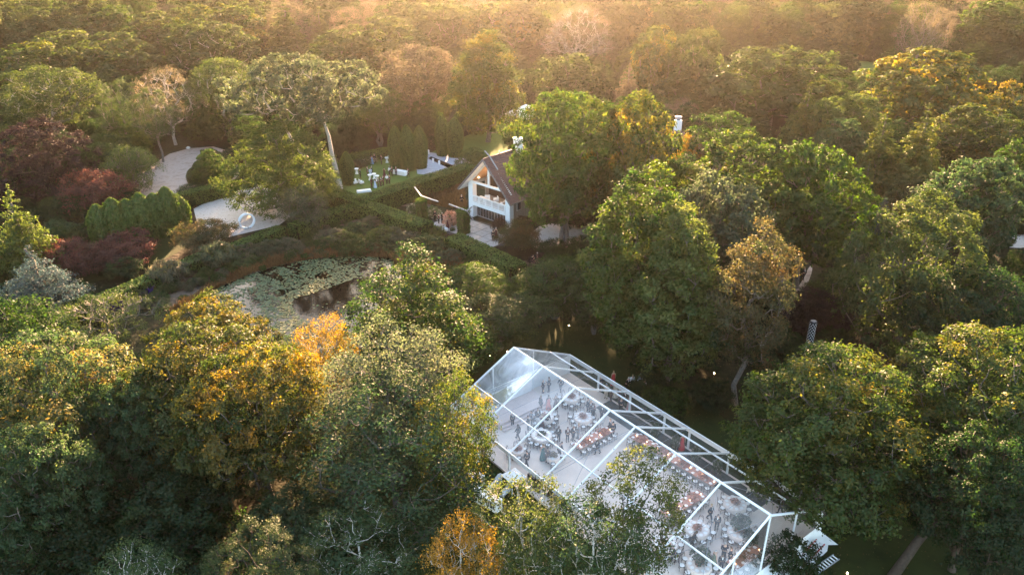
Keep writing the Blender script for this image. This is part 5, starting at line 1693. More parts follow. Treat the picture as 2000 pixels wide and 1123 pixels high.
RT = [(1115.5, 775, 'farthest back, near the left gable', 'round table farthest back by the left gable', .9, 10, 'blush', False), (1064, 813, 'just in front of the stage', 'round table just in front of the stage', .9, 10, 'blush', False),
      (1138.6, 814, 'just left of the third rafter', 'round table left of the third rafter', .92, 10, 'blush', False), (1058, 849, 'ringed with white chairs beside the near purlin', 'wide round table by the near purlin', 1.0, 14, 'palegold', False),
      (1011, 878, 'small, by the near eave at left', 'small round table by the left near eave', .6, 6, 'blush', False), (1080.8, 890, 'small and laden with food by the near rafter', 'food table by the near rafter', .6, 3, 'gold', False),
      (1436, 982, 'rearmost of the right end group', 'rearmost round table of the right end', .95, 10, 'blush', False), (1362, 1032, 'leftmost of the right end group', 'leftmost round table of the right end', .95, 10, 'blush', False),
      (1444, 1036, 'with tall greenery in the right end group', 'greenery topped right end round table', .95, 10, 'blush', True), (1366, 1101, 'at the bottom edge of the photo', 'round table at the bottom photo edge', .95, 10, 'blush', True),
      (1300, 1062, 'hidden behind the birch leaves', 'round table hidden behind birch leaves', .95, 10, 'blush', False)]
for k, (px, py, wh, sh_, r, n, pal, tall) in enumerate(RT): round_table(px, py, wh, sh_, r, n, pal, tall, .3 * k)


def long_table(pa, pb, where, short, wd=1.05, top=ROSE, both=True, tallf=False):
    a, b = at(*pa, FL + .76), at(*pb, FL + .76)
    d = (b - a); L = d.length; ang = math.atan2(d.y, d.x); c = (a + b) / 2
    d.normalize(); s = Vector((-d.y, d.x, 0))
    t = empty('banquet_table', (c.x, c.y, FL), ang, f'long banquet table {where}', 'table')
    mb = MB(); mb.box((0, 0, .735), (L, wd, .05)); mb.build('tabletop', top, t)
    for x in (-L / 2 + .4, 0, L / 2 - .4):
        mb = MB(); mb.bar((x, -wd * .35, 0), (x, wd * .35, .71), .06, .06, up=(1, 0, 0)); mb.bar((x, wd * .35, 0), (x, -wd * .35, .71), .06, .06, up=(1, 0, 0)); mb.build('trestle', DARKWOOD, t)
    n = int(L / .62)
    for k in range(n):
        x = -L / 2 + (k + .5) * L / n
        for q in (-1, 1):
            e = c + d * x + s * (q * (wd / 2 + .24))
            chair(e.x, e.y, FL, ang + (0 if q > 0 else PI), f'{ORD[k]} chair from the left, {"far" if q > 0 else "near"} side of the {short}', f'chairs at the {short}')
            e = c + d * x + s * (q * (wd / 2 - .2))
            o = obj('plate', PLATE, None, (e.x, e.y, FL + .763)); tag(o, f'{ORD[k]} plate from the left, {"far" if q > 0 else "near"} side of the {short}', 'plate', f'plates on the {short}')
        if k % 2 == 0:
            e = c + d * x
            o = obj('candle', CANDLE, None, (e.x + .1, e.y, FL + .762)); tag(o, f'{ORD[k // 2]} lit candle from the left on the {short}', 'candle', f'candles on the {short}')
    nl = max(2, int(L / 2.6))
    for k in range(nl):                     # the light thrown by the lit candles
        e = c + d * (-L / 2 + (k + .5) * L / nl)
        ld = bpy.data.lights.new('candle_light', 'POINT'); ld.energy = 1.9; ld.color = (1.0, .74, .58); ld.shadow_soft_size = .3
        lo = bpy.data.objects.new('candle_light', ld); link(lo); lo.location = (e.x, e.y, FL + 1.9)
    for k in range(int(L / 1.9)):
        x = -L / 2 + (k + .5) * L / int(L / 1.9)
        e = c + d * x
        cp = centrepiece(Vector((e.x, e.y, FL + .76)), .34, 1.1, 'blush', f'{ORD[k]} rose garland from the left on the {short}')
        cp['group'] = f'garlands on the {short}'
        if tallf:
            cp = centrepiece(Vector((e.x + s.x * 1.9, e.y + s.y * 1.9, FL)), 1.9, .8, 'white', f'{ORD[k]} tall white flower spray from the left behind the {short}')
            cp['group'] = f'flower sprays behind the {short}'


long_table((1125, 872), (1194, 836), 'set crosswise in the middle bays', 'crosswise table in the middle bays')
long_table((1236, 848), (1398, 944), 'parallel to the ridge and rows of candles', 'long table parallel to the ridge', tallf=True)
long_table((1296, 1004), (1372, 962), 'set crosswise behind the birch leaves', 'crosswise table behind the birch leaves')
long_table((1428, 1104), (1486, 1070), 'against the right gable wall', 'table against the right gable wall')
centrepiece(at(1462, 1064, FL), 1.7, 1.2, 'deep', 'dark leafy plant by the table against the right gable wall')

# cooling units and ducts outside the near eave
DUCT = flat('duct_cloth', (0.42, 0.46, 0.50), .7, .1)
for (bx, by), (d0, d1), lab in (((930, 936), ((931, 928), (934, 885)), 'leftmost of the three white cooling units outside the tent'),
                                ((938, 968), ((952, 960), (978, 930)), 'middle white cooling unit with a grey duct into the tent'),
                                ((964, 982), ((980, 968), (1000, 942)), 'right white cooling unit half under golden leaves')):
    p = at(bx, by, .5)
    u = empty('cooling_unit', (p.x, p.y, 0), TANG + .2, lab, 'air conditioner')
    mb = MB(); mb.box((0, 0, .55), (1.3, .85, 1.0)).box((0, 0, .03), (1.35, .9, .06)); mb.build('cabinet', VINYL, u)
    mb = MB()
    for k in range(5): mb.box((-.4 + .2 * k, -.435, .6), (.1, .03, .6))
    mb.build('grille', DARKMETAL, u)
    a, b = at(*d0, .6), at(*d1, .5)
    M = (Matrix.Translation(u.location) @ Matrix.Rotation(TANG + .2, 4, 'Z')).inverted()
    pts = [M @ a.lerp(b, f) + Vector((0, 0, .12 * math.sin(f * 9))) for f in [k / 10 for k in range(11)]]
    mb = MB(); mb.tube(pts, [.27 + .02 * (k % 2) for k in range(11)], 10); mb.build('duct', DUCT, u)
bx = empty('white_canopy_box', at(1003, 955), TANG, 'small white canopy roof beside the tent wall', 'canopy')
mb = MB(); mb.add([(-.8, -.8, 1.5), (.8, -.8, 1.5), (.8, .8, 1.5), (-.8, .8, 1.5), (0, 0, 2.0)], [(0, 1, 4), (1, 2, 4), (2, 3, 4), (3, 0, 4)]); mb.build('canopy', VINYL, bx)
for x in (-.75, .75):
    for y in (-.75, .75):
        mb = MB(); mb.bar((x, y, 0), (x, y, 1.5), .05, .05); mb.build('pole', ALU, bx)

# catering racks, stage gear by the near eave
for k, (px, py, lab, w, h, mat) in enumerate(((1042, 950, 'black speaker cabinet at the open side of the tent', .9, 1.3, DARKMETAL), (1066, 965, 'dark catering crate stack under the near eave', 1.2, .9, DARKWOOD),
                                              (1092, 985, 'black road case behind the birch leaves', 1.3, .8, DARKMETAL))):
    p = at(px, py)
    o = empty('equipment_case', (p.x, p.y, 0), TANG + .1 * k, lab, 'case')
    mb = MB(); mb.box((0, 0, h / 2 + .06), (w, .7, h)); mb.build('cabinet', mat, o)
    mb = MB(); mb.box((0, -.36, h * .55), (w * .7, .03, h * .5)); mb.build('front_panel', STEEL, o)
    for x in (-w * .4, w * .4):
        mb = MB(); mb.box((x, 0, .04), (.12, .5, .08)); mb.build('castor', DARKMETAL, o)


def ladder(px, py, rz, L, w, mat, rungmat, lab, name, tilt=.25):
    p = at(px, py)
    o = empty(name, (p.x, p.y, .12), rz, lab, 'ladder' if 'ladder' in name else 'rack')
    for s in (-1, 1):
        mb = MB(); mb.bar((-L / 2, s * w / 2, .05), (L / 2, s * w / 2, .05 + tilt), .09, .07); mb.build('rail', mat, o)
    n = int(L / .3)
    for k in range(n):
        f = (k + .5) / n
        mb = MB(); mb.bar((-L / 2 + L * f, -w / 2, .06 + tilt * f), (-L / 2 + L * f, w / 2, .06 + tilt * f), .09, .05); mb.build('rung', rungmat, o)


ladder(1587, 1078, .72, 2.2, .7, flat('red_paint', (.35, .03, .03), .5), ALU, 'red rack with white rungs lying on the grass by the tent corner', 'red_rack')
ladder(1612, 1106, .55, 2.4, .55, STEEL, ALU, 'silver ladder lying on the grass right of the red rack', 'ladder')
ladder(1548, 1112, .75, 2.4, .6, STEEL, ALU, 'grey ladder lying along the white skirt of the tent', 'ladder')

# ------------------------------------------------------------------ sculptures, boulder, lights in the garden
b = at(1570.5, 724); tp = at(1583, 643, 5.0)
d_ = dist_of(b)
hh = 6.3
sc = empty('spotted_pole', b, 0, 'tall black pole sculpture covered in white dots on the dark lawn', 'sculpture')
mb = MB(); mb.lathe([(.36, 0), (.36, hh - .1), (.30, hh), (.02, hh + .03)], 20); mb.build('pole', flat('black_paint', (.015, .016, .02), .4, spec=.5), sc)
mb = MB()
nr = 30
for i in range(nr):
    for k in range(8):
        a = 2 * PI * (k + .5 * (i % 2)) / 8
        z = .15 + i * (hh - .25) / nr
        c = Vector((.36 * math.cos(a), .36 * math.sin(a), z)); n = Vector((math.cos(a), math.sin(a), 0)); t = Vector((-n.y, n.x, 0))
        ring = [c + n * .012 + (t * math.cos(q * PI / 4) + Vector((0, 0, 1)) * math.sin(q * PI / 4)) * .062 for q in range(8)]
        mb.add([c + n * .035] + ring, [(0, 1 + q, 1 + (q + 1) % 8) for q in range(8)])
mb.build('dots', WHITE, sc, kind='stuff')

p = at(484, 446)
rg = empty('ring_sculpture', p, R(35), 'white standing ring sculpture with dark inner side on the gravel court', 'sculpture')
d_ = dist_of(p); rr = 14.5 * d_ / FPX
mb = MB()
n = 28
for k in range(n + 1):
    a = R(-80) + 2 * PI * k / n * .97
    for dr, dy in ((-.13, -.16), (.13, -.16), (.13, .16), (-.13, .16)):
        mb.v.append(((rr + dr) * math.cos(a), dy, rr + .08 + (rr + dr) * math.sin(a)))
for k in range(n):
    for q in range(4):
        q2 = (q + 1) % 4
        mb.f.append([k * 4 + q, k * 4 + q2, (k + 1) * 4 + q2, (k + 1) * 4 + q]); mb.m.append(1 if q == 2 or (q == 1 and k < 12) else 0)
mb.f += [[0, 1, 2, 3], [n * 4 + 3, n * 4 + 2, n * 4 + 1, n * 4]]; mb.m += [0, 0]
mb.build('ring', [WHITE, DARKMETAL], rg, smooth=False)
mb = MB(); mb.box((0, 0, .05), (.9, .6, .1)); mb.build('base_plate', STEEL, rg)
for px, py, w_, lab in ((868, 452, 13, 'white boulder at the corner of the rose terrace'), (432, 326, 9, 'white stone block beside the clipped balls'), (397, 455, 8, 'white boulder under the rust brown maple'), (368, 291, 7, 'pale stone at the back of the leaf strewn gravel'), (430, 468, 10, 'flat white stone at the gravel court corner')):
    p = at(px, py); w = w_ * dist_of(p) / FPX
    rng = random.Random(px)
    mb = MB()
    for i in range(7):
        for k in range(10):
            th = PI * i / 6; a = 2 * PI * k / 10
            q = .5 * w * (1 + .16 * math.sin(3 * a + i) + .1 * rng.uniform(-1, 1))
            mb.v.append((q * math.sin(th) * math.cos(a) * 1.2, q * math.sin(th) * math.sin(a), max(0, .3 * w + q * math.cos(th) * .7)))
    for i in range(6):
        for k in range(10): mb.f.append([i * 10 + k, i * 10 + (k + 1) % 10, (i + 1) * 10 + (k + 1) % 10, (i + 1) * 10 + k]); mb.m.append(0)
    o = mb.build('boulder', flat('white_stone', (.62, .6, .57), .8, .12, 2), None, smooth=True); o.location = p
    tag(o, lab, 'stone')
# cut logs under the pale golden oak
for px, py, rz, lab in ((128, 990, .3, 'cut log with a pale end, left of the log group'), (142, 972, .5, 'cut log with a pale end, middle of the log group'), (183, 958, .2, 'white ended cut log, right of the log group')):
    p = at(px, py)
    o = empty('cut_log', (p.x, p.y, 0), rz, lab + ' under the pale golden oak', 'log')
    mb = MB(); mb.tube([(-.8, 0, .28), (.8, .05, .3)], [.27, .25], 10); mb.build('log', BARK['brown'], o, smooth=False)
    mb = MB(); mb.tube([(.8, .05, .3), (.82, .05, .3)], [.245, .245], 10); mb.build('sawn_end', PALEWOOD, o)

# small lit path lights
BULB = emit_mat('path_bulb', (1.0, .62, .28), 4)
for px, py, lab in ((991, 687, 'lit path light just left of the tent gable peak'), (957, 694, 'lit path light at the foot of the golden topped maple'), (1111, 636, 'lit path light under the right cherry tree'),
                    (1563, 523, 'lit path light at the top of the woodland drive'), (1526, 645, 'lit path light by the lower end of the woodland drive'), (1395, 729, 'lit path light under the tall trio'),
                    (1439, 805, 'lit path light at the foot of the russet tree trunk'), (1771, 692, 'lit path light in the dark behind the golden green oak'), (1617, 946, 'lit path light among the oak boughs right of the tent'),
                    (1655, 1119, 'lit path light at the bottom edge near the ladders'), (1848, 797, 'lit path light between the two golden oaks at right')):
    p = at(px, py, .5)
    o = empty('path_light', (p.x, p.y, 0), 0, lab, 'lamp')
    mb = MB(); mb.bar((0, 0, 0), (0, 0, .45), .04, .04); mb.build('stake', DARKMETAL, o)
    mb = MB(); mb.lathe([(.02, .45), (.06, .50), (.06, .57), (.02, .62)], 10); mb.build('bulb', BULB, o)


# ------------------------------------------------------------------ people
def skin_mesh(name, joints, bones, mat, sub=1):
    """one continuous surface grown round a skeleton of joints (x, y, z, radius)"""
    me = bpy.data.meshes.new(name)
    me.from_pydata([j[:3] for j in joints], bones, [])
    o = bpy.data.objects.new(name, me)
    COL.objects.link(o)
    sk = o.modifiers.new('skin', 'SKIN')
    sk.use_smooth_shade = True
    for i, j in enumerate(joints):
        r = j[3]
        me.skin_vertices[0].data[i].radius = r if isinstance(r, tuple) else (r, r)
    me.skin_vertices[0].data[0].use_root = True
    ss = o.modifiers.new('sub', 'SUBSURF'); ss.levels = sub; ss.render_levels = sub
    dg = bpy.context.evaluated_depsgraph_get()
    out = bpy.data.meshes.new_from_object(o.evaluated_get(dg))
    out.name = name
    bpy.data.objects.remove(o)
    out.materials.clear()
    out.materials.append(mat)
    return out


SKINS = [flat('skin_light', (.50, .31, .23), .6, .08), flat('skin_tan', (.34, .20, .13), .6, .08), flat('skin_dark', (.13, .075, .05), .6, .08)]
HAIRS = [flat('hair_dark', (.008, .006, .004), .6), flat('hair_brown', (.08, .045, .022), .6), flat('hair_fair', (.30, .20, .09), .6), flat('hair_grey', (.34, .33, .32), .6)]


def pose(armL, armR, step=0.0, leanf=0.0):
    """joint list of a standing adult facing -y; arms given as (elbow, wrist) offsets from the shoulder"""
    J, Bn = [], []
    def add(p, r, par):
        z = p[2]
        y = p[1] - leanf * max(0, z - .95)
        J.append((p[0], y, z, r)); i = len(J) - 1
        if par is not None: Bn.append((par, i))
        return i
    pel = add((0, 0, .95), (.15, .11), None)
    sp = add((0, 0, 1.15), (.135, .10), pel)
    ch = add((0, 0, 1.34), (.165, .11), sp)
    nk = add((0, 0, 1.47), (.06, .06), ch)
    h0 = add((0, -.01, 1.55), (.068, .078), nk)
    h1 = add((0, -.015, 1.65), (.078, .094), h0)
    h2 = add((0, -.005, 1.74), (.045, .055), h1)
    add((0, -.12, 1.61), (.014, .014), h1)
    for s in (-1, 1):
        add((s * .085, 0, 1.63), (.014, .02), h1)
    for s, (e, w) in ((-1, armL), (1, armR)):
        sh = add((s * .19, 0, 1.41), (.062, .062), ch)
        el = add((s * .19 + s * e[0], e[1], 1.41 + e[2]), (.045, .045), sh)
        wr = add((s * .19 + s * w[0], w[1], 1.41 + w[2]), (.03, .03), el)
        d = Vector((w[0] * s - e[0] * s, w[1] - e[1], w[2] - e[2])).normalized()
        pm = Vector((s * .19 + s * w[0], w[1], 1.41 + w[2])) + d * .08
        pa = add(tuple(pm), (.036, .02), wr)
        side = d.cross(Vector((0, 0, 1))); side = side.normalized() if side.length > .2 else Vector((0, 1, 0))
        for f, ln in ((-1.5, .075), (-.5, .09), (.5, .085), (1.5, .065)):
            q = pm + d * ln + side * (f * .017)
            k1 = add(tuple(pm + d * ln * .5 + side * (f * .016)), (.009, .009), pa)
            add(tuple(q + Vector((0, -.012, 0))), (.008, .008), k1)
        add(tuple(pm - d * .02 + side * .055), (.010, .010), pa)
        hp = add((s * .095, 0, .88), (.088, .088), pel)
        st = s * step
        kn = add((s * .10, -.03 + st * .5 - .02 * (step > 0), .49), (.058, .058), hp)
        an = add((s * .10, .02 + st, .09 + (.05 if st > 0 else 0)), (.04, .04), kn)
        add((s * .115, -.13 + st, .045 + (.0 if st > 0 else 0)), (.042, .03), an)
    return J, Bn


def sub_skel(J, Bn, keep, grow, top=None):
    idx = {k: i for i, k in enumerate(keep)}
    nj = []
    for k in keep:
        x, y, z, r = J[k]
        nj.append((x, y, z, (r[0] + grow, r[1] + grow)))
    return nj, [(idx[a], idx[b]) for a, b in Bn if a in idx and b in idx]


POSES = {'stand': (((.05, .03, -.28), (.06, -.04, -.52)), ((.05, .03, -.28), (.06, -.04, -.52)), 0, 0),
         'drink': (((.05, .03, -.28), (.06, -.04, -.52)), ((.05, .02, -.27), (-.02, -.22, -.18)), 0, .03),
         'walk': (((.05, .12, -.26), (.05, .06, -.50)), ((.05, -.10, -.26), (.04, -.24, -.46)), .24, .06),
         'talk': (((.06, -.02, -.28), (-.01, -.24, -.26)), ((.06, -.02, -.28), (-.01, -.24, -.22)), 0, .03),
         'lean': (((.05, -.14, -.25), (.02, -.30, -.42)), ((.05, -.14, -.25), (.02, -.30, -.42)), .1, .35)}
SUITM = {k: flat('cloth_' + k, c, .85, .15) for k, c in {'navy': (.007, .010, .020), 'black': (.005, .005, .006), 'charcoal': (.018, .019, .023), 'white': (.72, .70, .68), 'coral': (.60, .17, .13), 'teal': (.015, .11, .11),
         'blue': (.22, .40, .62), 'wine': (.07, .010, .014), 'green': (.16, .20, .13), 'pink': (.62, .34, .33), 'brown': (.05, .022, .015), 'lightblue': (.42, .52, .66), 'red': (.42, .04, .04), 'grey': (.25, .26, .29), 'cream': (.6, .52, .42)}.items()}
PM = {}
for nm, (aL, aR, stp, ln) in POSES.items():
    J, Bn = pose(aL, aR, stp, ln)
    body = skin_mesh('body_' + nm, J, Bn, SKINS[0])
    # joint order: 0 pelvis 1 spine 2 chest 3 neck 4-6 head 7 nose 8-9 ears, then per side 14 joints
    nside = (len(J) - 10) // 2
    A, Bq = 10, 10 + nside
    arms = [A, A + 1, A + 2, Bq, Bq + 1, Bq + 2]
    legs = [A + nside - 4, A + nside - 3, A + nside - 2, Bq + nside - 4, Bq + nside - 3, Bq + nside - 2]
    jj, jb = sub_skel(J, Bn, [0, 1, 2] + arms, .022)
    jacket = skin_mesh('jacket_' + nm, jj, jb, SUITM['navy'])
    jj, jb = sub_skel(J, Bn, [0] + legs, .024)
    trousers = skin_mesh('trousers_' + nm, jj, jb, SUITM['navy'])
    feet = [legs[2], A + nside - 1, legs[5], Bq + nside - 1]
    mb = MB()
    for a, b in ((feet[0], feet[1]), (feet[2], feet[3])):
        p, q = Vector(J[a][:3]), Vector(J[b][:3])
        mb.tube([p + Vector((0, .05, -.03)), p.lerp(q, .5) - Vector((0, 0, .01)), q + Vector((0, -.03, -.005))], [.05, .05, .035], 8)
    shoes = mb.mesh('shoes_' + nm, SUITM['black'])
    for m_ in (shoes,): m_.polygons.foreach_set('use_smooth', [True] * len(m_.polygons))
    hx, hy, hz = J[5][:3]
    mb = MB()
    for i in range(6):
        for k in range(12):
            th = PI * .58 * i / 5; a = 2 * PI * k / 12
            fr = 1.0 if math.sin(a) > -.35 else .62
            th2 = th * fr
            mb.v.append((hx + .092 * math.sin(th2) * math.cos(a), hy + .02 + .106 * math.sin(th2) * math.sin(a), hz + .02 + .105 * math.cos(th2)))
    for i in range(5):
        for k in range(12): mb.f.append([i * 12 + k, (i + 1) * 12 + k, (i + 1) * 12 + (k + 1) % 12, i * 12 + (k + 1) % 12]); mb.m.append(0)
    hair = mb.mesh('hair_' + nm, HAIRS[0])
    cy = J[2][1]
    mb = MB(); mb.add([(-.035, cy - .135, 1.22), (.035, cy - .135, 1.22), (.055, cy - .12, 1.44), (-.055, cy - .12, 1.44), (-.03, cy - .06, 1.2), (.03, cy - .06, 1.2), (.05, cy - .03, 1.45), (-.05, cy - .03, 1.45)],
                      [(0, 1, 2, 3), (4, 7, 6, 5), (0, 4, 5, 1), (1, 5, 6, 2), (2, 6, 7, 3), (3, 7, 4, 0)])
    shirt = mb.mesh('shirt_' + nm, SUITM['white'])
    mb = MB()
    n = 18
    pr_ = ((.30, .03), (.27, .35), (.20, .72), (.165, .95), (.135, 1.12), (.155, 1.28), (.12, 1.40))
    for r_, z in pr_:
        for k in range(n):
            a = 2 * PI * k / n
            q = r_ * (1 + (.07 * math.sin(k * PI * 2 / 3) if z < .8 else 0))
            mb.v.append((q * math.cos(a), q * .8 * math.sin(a) - ln * max(0, z - .95), z))
    for i in range(len(pr_) - 1):
        for k in range(n): mb.f.append([i * n + k, i * n + (k + 1) % n, (i + 1) * n + (k + 1) % n, (i + 1) * n + k]); mb.m.append(0)
    gown = mb.mesh('gown_' + nm, SUITM['coral'])
    gown.polygons.foreach_set('use_smooth', [True] * len(gown.polygons))
    hair.polygons.foreach_set('use_smooth', [True] * len(hair.polygons))
    PM[nm] = dict(body=body, jacket=jacket, trousers=trousers, shoes=shoes, hair=hair, shirt=shirt, gown=gown)

NPERS = [0]


def person(px, py, z, ps, wear, label, deg=None, group=None):
    """feet at photo (px, py) on a floor at height z; wear is a suit colour, 'jacket/trousers' or 'dress:colour'"""
    NPERS[0] += 1
    rr = random.Random(NPERS[0] * 31)
    p = at(px, py, z)
    rz = R(deg) if deg is not None else rr.uniform(0, 2 * PI)
    root = empty('person', p, rz, label, 'person', group)
    s = rr.uniform(.95, 1.06)
    root.scale = (s, s, s)
    M = PM[ps]
    obj('body', M['body'], root, mat=rr.choice([SKINS[0], SKINS[0], SKINS[0], SKINS[1], SKINS[2]]))
    obj('hair', M['hair'], root, mat=rr.choice(HAIRS))
    obj('shoes', M['shoes'], root)
    if wear.startswith('dress:'):
        obj('gown', M['gown'], root, mat=SUITM[wear[6:]])
    else:
        j, t = (wear.split('/') + [wear])[:2]
        obj('jacket', M['jacket'], root, mat=SUITM[j])
        obj('trousers', M['trousers'], root, mat=SUITM[t])
        if j not in ('white', 'lightblue'): obj('shirt', M['shirt'], root)
    return root


